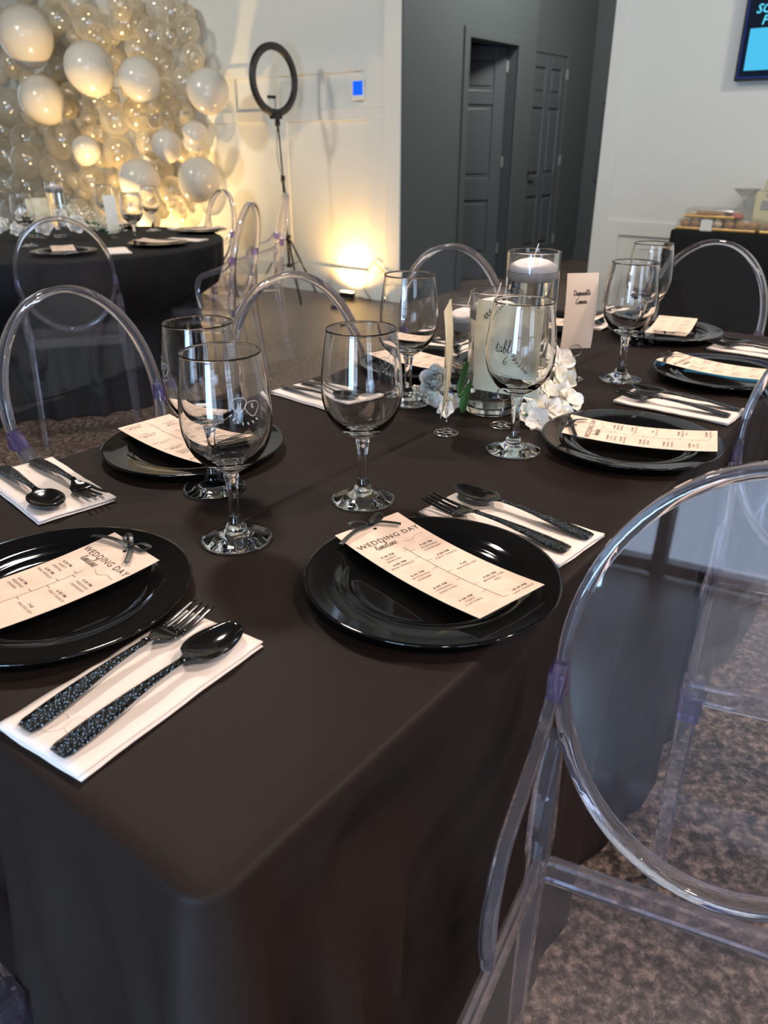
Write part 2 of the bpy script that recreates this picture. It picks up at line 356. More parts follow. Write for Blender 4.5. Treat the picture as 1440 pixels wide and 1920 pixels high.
o = MB(); wall_box(o, -.27, -.11, 0, CH, 0, .03); struct(bevel(o.build('trim_1', M['trim'], smooth=False), .006))
# right wall panelling: grooves framed by raised boards
strip(wr, 'stile', -2.0, -1.90, 0, CH); strip(wr, 'rail', -8, -2.0, .655, .745); strip(wr, 'stile', -2.09, -2.0, .20, .655); strip(wr, 'stile', -3.55, -3.4, .2, .655)
strip(wr, 'rail', -8, -2.0, .0, .20); strip(wr, 'stile', -4.6, -4.45, .745, CH)
# other walls of the room, outside the picture
struct(MB().box((-7.4, 3.5, CH / 2), (.2, 17, CH)).build('wall_left', M['wall'], smooth=False))
struct(MB().box((6.6, 1.0, CH / 2), (.2, 11.6, CH)).build('wall_east', M['wall'], smooth=False))
f = MB()
for x0, x1, z0, z1 in [(-7.4, -3.3, 0, CH), (-1.0, 1.8, 0, CH), (3.8, 6.6, 0, CH), (-3.3, -1.0, 2.5, CH), (1.8, 3.8, 2.5, CH)]:
    f.box(((x0 + x1) / 2, -4.9, (z0 + z1) / 2), (x1 - x0, .2, z1 - z0))
wf_ = struct(f.build('wall_front', M['grey'], smooth=False))
for k, (x0, x1) in enumerate([(-3.3, -1.0), (1.8, 3.8)]):
    f = MB(); xm = (x0 + x1) / 2
    for xx in (x0 + .04, xm, x1 - .04): f.box((xx, -4.9, 1.25), (.08, .08, 2.5))
    for zz in (.06, 1.0, 2.46): f.box((xm, -4.9, zz), (x1 - x0, .06, .08))
    wn = struct(f.build('window_%d' % (k + 1), M['black'], smooth=False)); MB().box((xm, -4.9, 1.25), (x1 - x0, .01, 2.5)).build('pane', M['pane'], wn, False)
# daylight glass in the side wall
f = MB().box((6.49, 2.7, 1.25), (.02, .6, 2.1)); wn = struct(MB().box((6.495, 2.7, 1.25), (.03, .72, 2.22)).build('window_3', M['black'], smooth=False))
m = mat('daylit_glass', (0, 0, 0), .2, emit=(.42, .74, 1), es=10); f.build('pane', m, wn, False)
# the hall
WH = V(.14, 6.58, 0)
def H(s, off=0, z=0): return WH + D2 * s + D1 * (off * -1) + V(0, 0, z)       # off > 0 : towards the hall's inside (right)
def hbox(mb, s0, s1, z0, z1, o0, o1):
    mb.box(H((s0 + s1) / 2, (o0 + o1) / 2, (z0 + z1) / 2), (abs(s1 - s0), abs(o1 - o0), z1 - z0), math.atan2(D2.y, D2.x))
f = MB(); hbox(f, 0, .88, 0, CH, -.14, 0); hbox(f, 1.70, 2.03, 0, CH, -.14, 0); hbox(f, .88, 1.70, 2.0, CH, -.14, 0); hbox(f, 2.03, 3.6, 0, CH, -.26, -.10)
hw = struct(f.build('wall_hall_left', M['grey'], smooth=False))
f = MB()
hbox(f, .81, .89, 0, 2.06, 0, .018); hbox(f, 1.69, 1.77, 0, 2.06, 0, .018); hbox(f, .89, 1.69, 1.985, 2.06, 0, .018)
hbox(f, .875, .885, 0, 1.985, -.14, -.002); hbox(f, 1.695, 1.705, 0, 1.985, -.14, -.002); hbox(f, .885, 1.695, 1.98, 1.995, -.14, -.002)
struct(bevel(f.build('trim_2', M['grey'], smooth=False), .004))
f = MB(); hbox(f, 2.05, 2.10, 0, 2.06, -.10, -.08); hbox(f, 2.86, 2.95, 0, 2.06, -.10, -.08); hbox(f, 2.10, 2.86, 1.985, 2.06, -.10, -.08)
struct(bevel(f.build('trim_3', M['grey'], smooth=False), .004))
f = MB(); hbox(f, 3.48, 3.6, 0, CH, -.10, 2.3); hb = struct(f.build('wall_hall_end', M['grey'], smooth=False))
f = MB(); hbox(f, 3.44, 3.48, 0, .14, -.10, 2.3); struct(bevel(f.build('baseboard_hall', M['grey'], smooth=False), .005))
for z0, z1, o0, o1 in [(.84, .86, .05, .75), (1.6, 1.62, .05, .75), (.84, 1.62, .05, .07), (.84, 1.62, .73, .75)]:
    f = MB(); hbox(f, 3.465, 3.48, z0, z1, o0, o1); f.build('moulding', M['grey'], hb, False)
f = MB(); hbox(f, .21, 3.47, 0, CH, 1.64, 1.78); struct(f.build('wall_hall_right', M['grey'], smooth=False))
# dark room behind the open door
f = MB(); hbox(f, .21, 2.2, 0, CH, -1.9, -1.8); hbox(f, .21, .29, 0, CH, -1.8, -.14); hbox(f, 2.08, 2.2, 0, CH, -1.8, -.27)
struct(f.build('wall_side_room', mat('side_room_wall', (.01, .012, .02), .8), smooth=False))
def panel_door(name, wd, ht, cols, label):
    """moulded door, hinged at its local origin; local x along the leaf, y through it, panels recessed on both faces"""
    d = bpy.data.objects.new(name, None); C.objects.link(d); struct(d)
    d['label'] = label; d['category'] = 'door'
    f = MB(); t = .036; st = .11 if cols == 2 else .12
    rows = [(.24, .72), (.92, 1.52), (1.64, 1.86)]
    pw = (wd - st * (cols + 1)) / cols; xs = [st + k * (pw + st) for k in range(cols)]
    for k in range(cols + 1): f.box((st / 2 + k * (pw + st), 0, ht / 2), (st, t, ht))
    zz = [0] + [v for r_ in rows for v in r_] + [ht]
    for k in range(cols):
        for q in range(0, len(zz), 2): f.box((xs[k] + pw / 2, 0, (zz[q] + zz[q + 1]) / 2), (pw, t, zz[q + 1] - zz[q]))
    bevel(f.build('door_leaf', M['greyd'], d, False), .008, 2)
    for k in range(cols):
        for z0, z1 in rows:
            g = MB().box((xs[k] + pw / 2, 0, (z0 + z1) / 2), (pw, t * .35, z1 - z0)).box((xs[k] + pw / 2, 0, (z0 + z1) / 2), (pw - .06, t * .8, z1 - z0 - .06))
            bevel(g.build('door_panel', M['greyd'], d, False), .010, 2)
    for z in (.28, 1.05, 1.83): MB().box((-.012, -.012, z), (.03, .03, .09)).build('hinge', M['hinge'], d, False)
    g = MB().lathe([(0, 0), (.03, 0), (.03, .012), (0, .012)], 16); hnd = g.build('handle', M['black'], d, loc=(wd - .07, -t / 2, .94), rot=(R(90), 0, 0))
    g = MB().sweep([(0, 0, .01), (0, 0, .045), (-.03, 0, .05), (-.11, 0, .05)], .018, .018, k=8); g.build('lever', M['black'], hnd)
    return d
d = panel_door('door_1', .76, 1.98, 1, 'charcoal panelled door standing ajar into the dark side room')
d.location = H(1.675, -.10, .005); d.rotation_euler = (0, 0, math.atan2(-D2.y, -D2.x) - R(30))
d = panel_door('door_2', .76, 1.98, 2, 'closed charcoal six-panel door at the far end of the hall wall')
d.location = H(2.86, -.105, .005); d.rotation_euler = (0, 0, math.atan2(-D2.y, -D2.x) + PI); d.scale = (-1, 1, 1)
# thermostat with blue screen
t = thing('thermostat', 'square white thermostat with a glowing blue screen on the panelled wall', 'thermostat', W(.14, .02, 1.585), math.atan2(D1.y, D1.x))
bevel(MB().box((0, .01, 0), (.125, .02, .135)).build('body', M['whitep'], t, False), .005); MB().box((-.002, .0215, .012), (.095, .003, .095)).build('screen', M['blue'], t, False)
# screen on the right wall
t = thing('wall_screen', 'black framed wall screen with cyan lettering and a cyan panel', 'screen', W(-2.68, .0, 1.53), math.atan2(-D1.y, -D1.x))
def Wl(x0, x1, z0, z1, y0, y1, name, m): return MB().box(((x0 + x1) / 2, -(y0 + y1) / 2, (z0 + z1) / 2), (x1 - x0, y1 - y0, z1 - z0)).build(name, M[m], t, False)
Wl(0, 1.1, 0, .9, 0, .05, 'frame', 'black'); Wl(.012, 1.09, .012, .89, .05, .052, 'screen', 'navy'); Wl(.02, .5, .02, .40, .052, .053, 'dark_panel', 'dscr'); Wl(.045, .42, .05, .255, .053, .0545, 'cyan_panel', 'cyan')
for s_, x, z in [('SCAN', .14, .345), ('FOR', .155, .29)]:
    vs, fs = text_data(s_, .062, shear=.25, bold=.0012)
    MB().add([(x + a, -.0535, z + b_) for a, b_, _ in vs], fs).build('lettering', M['cyant'], t, False)

# ------------------------------------------------------------------ main table (own axes: N across, E along)
EV = V(.609, .793, 0); NV = V(.793, -.609, 0)
def T(nn, ee, z=0): return NV * nn + EV * ee + V(0, 0, z)
TN0, TN1, TE0, TE1, TZ = -1.112, -.302, .20, 2.21, .75
tb = thing('banquet_table', 'long rectangular folding table under the black cloth', 'table', T((TN0 + TN1) / 2, (TE0 + TE1) / 2), math.atan2(EV.y, EV.x))
bevel(MB().box((0, 0, .728), (1.98, .78, .03)).build('table_top', M['whitep'], tb, False), .01)
for sx in (-1, 1):
    for sy in (-1, 1): MB().sweep([(sx * .78, sy * .28, 0), (sx * .76, sy * .28, .713)], .03, .03, k=8).build('leg', M['blackm'], tb)
    MB().sweep([(sx * .775, -.28, .2), (sx * .775, .28, .2)], .02, .02, k=8).build('crossbar', M['blackm'], tb)
def perimeter(n0, n1, e0, e1, rc, step):
    """points (N, E, outward n, outward e, arc length) round a rounded rectangle"""
    out = []
    def side(a, b_, o):
        L = math.dist(a, b_); k = max(2, int(L / step))
        for i in range(k): t_ = i / k; out.append([a[0] + (b_[0] - a[0]) * t_, a[1] + (b_[1] - a[1]) * t_, o[0], o[1]])
    def corner(c, a0):
        k = 12
        for i in range(k): a = a0 + PI / 2 * i / k; out.append([c[0] + rc * math.cos(a), c[1] + rc * math.sin(a), math.cos(a), math.sin(a)])
    side((n1, e0 + rc), (n1, e1 - rc), (1, 0)); corner((n1 - rc, e1 - rc), 0); side((n1 - rc, e1), (n0 + rc, e1), (0, 1)); corner((n0 + rc, e1 - rc), PI / 2)
    side((n0, e1 - rc), (n0, e0 + rc), (-1, 0)); corner((n0 + rc, e0 + rc), PI); side((n0 + rc, e0), (n1 - rc, e0), (0, -1)); corner((n1 - rc, e0 + rc), 1.5 * PI)
    s = 0; prev = None
    for p in out:
        if prev: s += math.hypot(p[0] - prev[0], p[1] - prev[1])
        p.append(s); prev = p
    return out
PER = perimeter(TN0, TN1, TE0, TE1, .03, .016)
def sstep(a, b_, x): t_ = max(0, min(1, (x - a) / (b_ - a))); return t_ * t_ * (3 - 2 * t_)
rows = []
for ins, z in [(-.405, TZ), (-.39, TZ), (-.30, TZ), (-.22, TZ), (-.15, TZ), (-.10, TZ), (-.08, TZ), (-.068, TZ), (-.058, TZ), (-.048, TZ), (-.038, TZ), (-.028, TZ), (-.018, TZ - .0004)]: rows.append(('top', ins, z))
for i in range(1, 6): a = i / 5 * PI / 2; rows.append(('edge', -.007 + .009 * math.sin(a), TZ - .010 + .009 * math.cos(a)))
NZ = 30
for i in range(1, NZ + 1): rows.append(('drop', .003, i / NZ))
secs = []
def corner_dist(p):
    return math.hypot(p[0] - TN1, p[1] - TE0)
for kind, ins, z in rows:
    ring = []
    for (nn, ee, on, oe, s) in PER:
        left = sstep(-.98, -1.09, nn) * (1 if ee > .2 else 0)
        if oe > .5 and nn < -.45: left = max(left, sstep(-.45, -.55, nn))
        zz = z; out = ins
        if kind == 'drop':
            hem = .012 + (.47) * left
            zt = TZ - .011; zz = zt - (zt - hem) * z
            dz = zt - zz; A = min(dz * .05, .022)
            fold = A * (math.sin(s * 15 + 1.2 * math.sin(s * 5.1)) * .9 + .45 * math.sin(s * 34 + 2 + 3 * dz))
            cdn = corner_dist((nn, ee))
            flare = math.exp(-(cdn / .16) ** 2) * (.14 * dz + .03 * math.sin(cdn * 60 + 9 * dz) * min(1, dz * 5))
            near_end = sstep(.26, .21, ee)
            fold += near_end * .10 * dz * math.sin(nn * 21 + dz * 3.0) + near_end * .05 * dz * math.sin(nn * 47 - 5 * dz)
            # the pocket below the near corner and a soft belly on the right side
            if on > .5: fold += -.040 * math.exp(-((ee - .36 - dz * .25) / .09) ** 2 - ((dz - .10) / .055) ** 2) + .020 * math.exp(-((ee - .60) / .07) ** 2 - ((dz - .22) / .12) ** 2)
            if on > .5 and -.1 < dz: fold = min(fold, .012 + .03 * sstep(.62, .4, ee))
            if near_end > 0: fold = min(fold, .10)
            out = ins + fold + flare
        else:
            n_c, e_c = (min(max(nn, TN0 - ins), TN1 + ins), min(max(ee, TE0 - ins), TE1 + ins)) if kind == 'top' else (nn, ee); w_ = noise.noise(V(n_c * 6, e_c * 6, 0)) * .0012 + (.0024 * math.exp(-((TN1 - n_c - .050) / .013) ** 2) * (.6 + .5 * noise.noise(V(e_c * 5, 1, 4))) if kind == 'top' else 0); zz = z + (w_ if kind == 'top' else w_ * .5)
            
        if kind == 'top': ring.append(T(min(max(nn, TN0 - ins), TN1 + ins), min(max(ee, TE0 - ins), TE1 + ins), zz))
        else: ring.append(T(nn + on * out, ee + oe * out, zz))
    secs.append(ring)
f = MB(); f.loft(secs, cap=False); k0 = len(PER)
tc_ = f.build('tablecloth', M['cloth']); md = tc_.modifiers.new('hem', 'SOLIDIFY'); md.thickness = .0012; md.offset = -1
tag(tc_, 'black satin tablecloth draped over the long near table', 'tablecloth')

# ------------------------------------------------------------------ prototypes for the place settings
def make_plate():
    t = thing('charger_plate', '', 'plate')
    pr = [(0, .0035), (.080, .0035), (.088, .0045), (.094, .0075), (.0965, .009), (.101, .0088), (.106, .0125), (.112, .0140), (.128, .0155), (.1395, .0168), (.1425, .0172), (.1435, .0160), (.1425, .0142),
          (.128, .0125), (.108, .0098), (.099, .0040), (.092, .0008), (.07, .0006), (0, .0006)]
    MB().lathe(pr, 96).build('dish', M['plate'], t); return t
CW, CL = .100, .236
def card_z(y): return .0105 + .55 * y * y
def make_card():
    t = thing('timeline_card', '', 'card')
    f = MB(); ys = [-CL / 2 + CL * i / 20 for i in range(21)]; secs = []
    for y in ys: z = card_z(y); secs.append([(-CW / 2, y, z), (CW / 2, y, z), (CW / 2, y, z + .0005), (-CW / 2, y, z + .0005)])
    f.loft(secs); f.build('paper', M['card'], t, False)
    def put(x, y): return (x, y, card_z(y) + .0009)
    def txt(s, x, y, size, name, sp=1.15, bold=0):
        vs, fs = text_data(s, size, spacing=sp, bold=bold); MB().add([put(x + a, y + b_) for a, b_, _ in vs], fs).build(name, M['ink'], t, False)
    txt('WEDDING DAY', .001, .078, .0122, 'title', 1.12)
    g = MB()
    for q in script_pts('timeline', .0075): ribbon2d(g, [(a - .014, b_ + .0655) for a, b_ in q], .0007, put)
    ribbon2d(g, [(p.x, p.y) for p in catmull([(.008, .062, 0), (.02, .058, 0), (.03, .064, 0), (.043, .063, 0)], 6)], .0004, put)
    g.build('script_title', M['ink'], t, False)
    Lf = [('4:30 PM', 'GUEST', 'ARRIVAL', .047), ('6:00 PM', 'MINI MINGLE', '', .026), ('6:45 PM', 'WEDDING', 'DINNER', -.004), ('8:00 PM', 'OPENING', 'DANCING', -.040), ('9:30 PM', 'CAKE', 'CUTTING', -.078)]
    Rt = [('5:30 PM', 'WEDDING', 'CEREMONY', .042), ('6:30 PM', 'FIRST DANCE', '', .013), ('7:45', 'MASTER KEY', '', -.020), ('9:00 PM', 'BEHIND THE', 'VEIL', -.060), ('10:30 PM', 'LAST DANCE', '', -.102)]
    g = MB()
    for x, lst in ((-.028, Lf), (.028, Rt)):
        for a, b_, c_, y in lst:
            for k, (s, sz, bo) in enumerate([(a, .0048, .0001), (b_, .0046, 0), (c_, .0046, 0)]):
                if s:
                    vs, fs = text_data(s, sz, spacing=1.25, bold=bo); g.add([put(x + p, y - k * .006 + q) for p, q, _ in vs], fs)
            sx = -1 if x < 0 else 1
            ribbon2d(g, [(0, y - .003), (sx * .007, y - .003)], .0005, put)
    ribbon2d(g, [(0, .052 - .1565 * i / 12) for i in range(13)], .0005, put)
    g.build('schedule_lettering', M['ink'], t, False)
    # ribbon bow tied through a hole near the top
    yb = .112
    b_ = bpy.data.objects.new('ribbon_bow', None); C.objects.link(b_); b_.parent = t
    zz = card_z(yb) + .001
    g = MB().sweep(catmull([(0, yb - .002, zz + .002), (.010, yb - .006, zz + .004), (.020, yb - .014, zz + .003), (.030, yb - .023, zz + .001)], 6), .0062, .0005, up=(0, 0, 1)); g.build('ribbon_tail', M['ribbon'], b_)
    g = MB().sweep(catmull([(0, yb - .003, zz + .002), (-.018, yb - .006, zz + .005), (-.038, yb - .010, zz + .004), (-.060, yb - .018, zz + .001)], 6), .0062, .0005, up=(0, 0, 1)); g.build('ribbon_tail', M['ribbon'], b_)
    for sx in (-1, 1):
        g = MB().sweep(catmull([(0, yb, zz + .002), (sx * .012, yb + .007, zz + .007), (sx * .024, yb + .010, zz + .006), (sx * .020, yb + .003, zz + .003), (sx * .006, yb - .001, zz + .003)], 6), .0055, .0005, up=(0, 0, 1)); g.build('ribbon_loop', M['ribbon'], b_)
    MB().lathe([(0, -.003), (.0035, -.002), (.0042, 0), (.0035, .002), (0, .003)], 12, (0, yb, zz + .004)).build('ribbon_knot', M['ribbon'], b_)
    MB().lathe([(0, 0), (.0024, 0), (.0024, .0003), (0, .0003)], 14, (0, yb - .009, card_z(yb - .009) + .0008)).build('punch_hole', M['ink2'], b_)
    return t
NL, NW = .215, .108
def make_napkin():
    t = thing('paper_napkin', '', 'napkin')
    for k, (z0, z1, sh) in enumerate([(.0006, .0026, .0018), (.0032, .0056, -.0008)]):
        f = MB(); nx, ny = 14, 24; top = []; bot = []
        for j in range(ny + 1):
            for i in range(nx + 1):
                u, v = i / nx - .5, j / ny - .5
                x = u * NW + sh + .0015 * noise.noise(V(u * 3, v * 3, k)); y = v * NL + .0015 * noise.noise(V(u * 3, v * 4, k + 5))
                e_ = min(.5 - abs(u), .5 - abs(v)) * 2; r_ = sstep(0, .09, e_)
                wv = .0012 * noise.noise(V(u * 4, v * 5, 2)) + .0008 * noise.noise(V(u * 11, v * 12, 7)) + .0015 * sstep(.3, .5, abs(v)) * (1 if k else 0)
                top.append((x, y, z0 + (z1 - z0) * (.35 + .65 * r_) + wv + .0006)); bot.append((x, y, z0 + wv * .5 + .0001))
        W_ = nx + 1; nb = len(top); fs = []
        for j in range(ny):
            for i in range(nx): a = j * W_ + i; fs += [(a, a + 1, a + W_ + 1, a + W_), (nb + a, nb + a + W_, nb + a + W_ + 1, nb + a + 1)]
        edge = [i for i in range(W_)] + [j * W_ + nx for j in range(1, ny + 1)] + [ny * W_ + i for i in range(nx - 1, -1, -1)] + [j * W_ for j in range(ny - 1, 0, -1)]
        for q in range(len(edge)): a, b_ = edge[q], edge[(q + 1) % len(edge)]; fs.append((a, nb + a, nb + b_, b_))
        f.add(top + bot, fs); f.build('folded_layer', M['napkin'], t)
    g = MB()                                                  # embossed wreath near the handle end
    for cx, cy, r_ in [(-.014, -.078, .012), (.006, -.070, .011)]:
        ribbon2d(g, [(cx + r_ * math.cos(a * PI / 10), cy + r_ * math.sin(a * PI / 10)) for a in range(21)], .0009, lambda x, y: (x, y, .0072 + .0008))
    g.build('embossed_wreath', M['napkin'], t, False)
    return t
def flat_sec(y, z, hw, th, cup=0, k=8):
    top = []; bot = []
    for i in range(k + 1):
        u = i / k * 2 - 1; x = u * hw; c_ = cup * (u * u)
        e_ = math.sqrt(max(0, 1 - u * u * .92))
        top.append((x, y, z + c_ + th / 2 * e_)); bot.append((x, y, z + c_ - th / 2 * e_))
    return top + bot[::-1]
Z0 = .0095      # lies on the napkin
def lever_z(t_):   # the side view of a fork or spoon handle, t 0..1 from handle end to neck
    return Z0 + .0015 + .0085 * math.sin(min(1, t_ * 1.0) * PI * .55) ** 1.3
def handle_mb():
    f = MB(); secs = []
    for i in range(22):
        t_ = i / 21; y = .132 * t_
        hw = .0112 - .0070 * sstep(.12, .95, t_) ; th = .0042 if t_ < .9 else .0036
        if i == 0: hw *= .80; th = .003
        secs.append(flat_sec(y, lever_z(t_), hw, th, 0, 6))
    f.loft(secs); return f
def make_fork():
    t = thing('plastic_fork', '', 'fork'); handle_mb().build('handle', M['hammer'], t)
    f = MB(); zc = lever_z(1); ss = []
    for y, dz, hw in [(.131, 0, .0042), (.140, -.002, .0048), (.146, -.0045, .0090), (.152, -.0062, .0138), (.160, -.0072, .0156), (.168, -.0070, .0158)]: ss.append(flat_sec(y, zc + dz, hw, .0024, .0016, 8))
    f.loft(ss)
    for k in range(4):
        x0 = -.0132 + .0088 * k; s2 = []
        for i in range(8):
            q = i / 7; y = .165 + .048 * q; wv = .0028 * (1 - .55 * q * q); z = zc - .0070 + .0065 * q ** 1.6 + .0016 * (x0 / .0156) ** 2
            xx = x0 * (1 - .04 * q); s2.append([(xx - wv, y, z - .0011), (xx + wv, y, z - .0011), (xx + wv * .8, y, z + .0011), (xx - wv * .8, y, z + .0011)])
        f.loft(s2)
    f.build('tines', M['cutlery'], t); return t
def make_spoon():
    t = thing('plastic_spoon', '', 'spoon'); handle_mb().build('handle', M['hammer'], t)
    f = MB(); zc = lever_z(1); ss = []
    for i in range(16):
        q = i / 15; y = .131 + .080 * q
        if q < .15: hw = .0042 + .004 * (q / .15) ** 2; cup = 0; dz = -.001 * q / .15
        else:
            a = (q - .15) / .85; hw = .0045 + .0190 * math.sin(PI * min(1, (a * .96 + .04)) ** .80) ** .62; hw = max(hw * (1 if a < .98 else .35), .0015)
            cup = .0072 * math.sin(PI * a) ** .6; dz = -.001 - .0085 * math.sin(PI * a) ** .7 + .001 * a
        ss.append(flat_sec(y, zc + dz, hw, .0022, cup, 10))
    f.loft(ss); f.build('bowl', M['cutlery'], t); return t
def goblet_profile():
    outer = [(0, 0), (.040, 0), (.0435, .0008), (.0445, .0022), (.0435, .0036), (.034, .0052), (.024, .0085), (.0165, .0125), (.0125, .0165), (.0128, .0195), (.0105, .0225), (.0085, .027), (.0068, .040), (.0062, .055), (.0068, .070), (.0085, .083), (.0098, .088), (.0092, .091), (.0135, .095),
             (.0235, .1005), (.034, .1085), (.0425, .119), (.049, .1315), (.0528, .146), (.0540, .160), (.0532, .178), (.0510, .198), (.0482, .218), (.0455, .2365), (.0457, .2380), (.0450, .2392)]
    inner = [(.0441, .2388), (.0440, .236), (.0468, .218), (.0497, .198), (.0519, .178), (.0526, .160), (.0513, .147), (.0475, .134), (.041, .1225), (.032, .113), (.020, .1065), (.010, .1045), (0, .104)]
    return outer + inner
def make_goblet(n=64, etch=True):
    t = thing('wine_goblet', '', 'wine glass')
    pr = goblet_profile(); g = MB().lathe(pr, n); g.build('glass_body', M['glass'], t)
    if etch:
        def surf(a, z):
            r_ = .0542 if z < .165 else .0542 - (z - .165) * .085; return (r_ * math.cos(a) * 1.004, r_ * math.sin(a) * 1.004, z)
        h = MB(); zc = .186
        for cx, cz, rr_ in [(-.009, .003, .0085), (.007, -.003, .0085)]:
            ribbon2d(h, [(cx + rr_ * math.cos(a * PI / 12) + .002 * math.sin(a * PI / 6), cz + rr_ * math.sin(a * PI / 12)) for a in range(25)], .0006, lambda x, y: surf(-1.2 + x / .053, zc + y))
        for cx, s_ in [(-.009, 'M'), (.007, 'r')]:
            for q in script_pts(s_, .006): ribbon2d(h, [(cx + a, b_) for a, b_ in q], .0006, lambda x, y: surf(-1.2 + x / .053, zc + y))
        for k in range(7):
            a = -PI * .9 + k * .3; ribbon2d(h, [(.019 * math.cos(a), .016 * math.sin(a) - .001), (.0225 * math.cos(a + .06), .019 * math.sin(a + .06) - .001)], .0012, lambda x, y: surf(-1.2 + x / .053, zc + y))
        h.build('etched_monogram', M['etch'], t, False)
    return t
PLATE, CARD, NAP, FORK, SPOON, GOB = make_plate(), make_card(), make_napkin(), make_fork(), make_spoon(), make_goblet()
used = {k: [] for k in 'PCNFSG'}
seats = [  # key, description, plate, card centre, card up (deg), napkin centre, facing (deg), goblet
 ('A', 'at the near left end of the table', (-.355, .724), (-.371, .713), 46, (-.224, .574), 57, (-.185, .866), 0.3),
 ('B', 'in the middle foreground, right side of the table', (.054, .753), (.056, .767), 130.5, (.162, .902), 138, (-.029, .986), 2.0),
 ('C', 'on the left side beside the oval clear chair', (-.306, 1.174), (-.318, 1.170), -42, (-.486, 1.020), -46, (-.245, 1.025), -1.4),
 ('D', 'on the right side, next beyond the white flowers', (.404, 1.198), (.417, 1.195), 158.7, (.557, 1.407), 141, (.21, 1.18), 1.2),
 ('E', 'on the right side, second from the far end', (.721, 1.611), (.712, 1.618), 137, (.895, 1.83), 140, (.5, 1.601), 3.0),
 ('F', 'at the far end in front of the last clear chair', (.730, 2.023), (.746, 2.020), -117, (.598, 2.19), -125, (.64, 1.928), 4.0),
 ('G', 'on the left side, half hidden behind a goblet', (.085, 1.695), (.085, 1.690), -44, (-.110, 1.462), -43, (.046, 1.44), 5.0),
 ('H', 'on the far left side, hidden behind the candle vases', (.42, 2.13), (.42, 2.125), -40, (.206, 1.885), -38, None, 0)]
lab = {
 'A': ('black charger plate at the near left end, cut by the picture edge', 'timeline card on the near-left plate, ribbon at its right end', 'white napkin nearest the camera, under fork and spoon at the near left', 'black fork with hammered handle on the nearest napkin', 'black spoon with hammered handle on the nearest napkin, outermost', 'front wine glass of the two on the left, tallest in the picture'),
 'B': ('black charger plate in the middle foreground, whole in view', 'readable timeline card on the middle foreground plate, ribbon top left', 'white napkin behind the middle foreground plate', 'black fork partly under the rim of the middle foreground plate', 'black spoon on the napkin behind the middle foreground plate', 'wine glass standing alone behind the middle foreground plate'),
 'C': ('black charger plate behind the front wine glass on the left', 'timeline card on the plate behind the front left wine glass', 'white napkin at the left table edge with utensils casting tine shadows', 'black fork with tines over the left-edge napkin', 'black spoon at the left edge of the picture on a napkin', 'rear wine glass of the overlapping pair on the left'),
 'D': ('black charger plate just right of the white flowers', 'timeline card on the plate right of the white flowers', 'white napkin behind the plate right of the flowers', 'black fork on the napkin behind the plate right of the flowers', 'black spoon on the napkin behind the plate right of the flowers', 'wine glass in front of the table number card and candles'),
 'E': ('black charger plate at the right picture edge with a blue reflection', 'timeline card bending over the plate at the right picture edge', 'white napkin at the right picture edge beyond the second plate', 'black fork on the far right napkin', 'black spoon on the far right napkin', 'front wine glass of the pair at the upper right'),
 'F': ('black charger plate at the far table end before the dark oval chair', 'short-looking timeline card on the farthest plate', 'white napkin at the far table end beside the blush card', 'black fork on the far end napkin beside the blush card', 'black spoon on the far end napkin beside the blush card', 'rear wine glass of the pair at the upper right'),
 'G': ('black charger plate half hidden behind the fifth wine glass', 'timeline card seen through the wine glass on the left table side', 'white napkin at the left table edge, between two clear oval chairs', 'black fork on the napkin seen past the centre wine glass', 'black spoon on the napkin seen past the centre wine glass', 'wine glass left of the candles, against the grey hall opening'),
 'H': ('black charger plate hidden behind the candle vases', 'timeline card on the plate hidden behind the candle vases', 'white napkin peeping out left of the edge-on card', 'black fork on the napkin left of the edge-on card', 'black spoon on the napkin left of the edge-on card', '')}
for k, desc, pl, cc, up, nc, fa, gl, rot in seats:
    L = lab[k]
    spawn(PLATE, used['P'], 'charger_plate', L[0], (*pl, TZ + .0015), 0, 'black charger plates on the long table')
    spawn(CARD, used['C'], 'timeline_card', L[1], (*cc, TZ + .0015 + .0075), R(up - 90), 'wedding timeline cards on the plates')
    spawn(NAP, used['N'], 'paper_napkin', L[2], (*nc, TZ + .0012), R(fa - 90), 'folded white napkins on the long table')
    ff = V(math.cos(R(fa)), math.sin(R(fa)), 0); rr_ = V(ff.y, -ff.x, 0)
    base = V(*nc, TZ + .0012)
    spawn(FORK, used['F'], 'plastic_fork', L[3], base - ff * .100 - rr_ * .024, R(fa - 90) + .02, 'black forks on the napkins')
    spawn(SPOON, used['S'], 'plastic_spoon', L[4], base - ff * .104 + rr_ * .024, R(fa - 90) - .01, 'black spoons on the napkins')
    if gl: spawn(GOB, used['G'], 'wine_goblet', L[5], (*gl, TZ + .0012), rot, 'wine goblets on the long table')

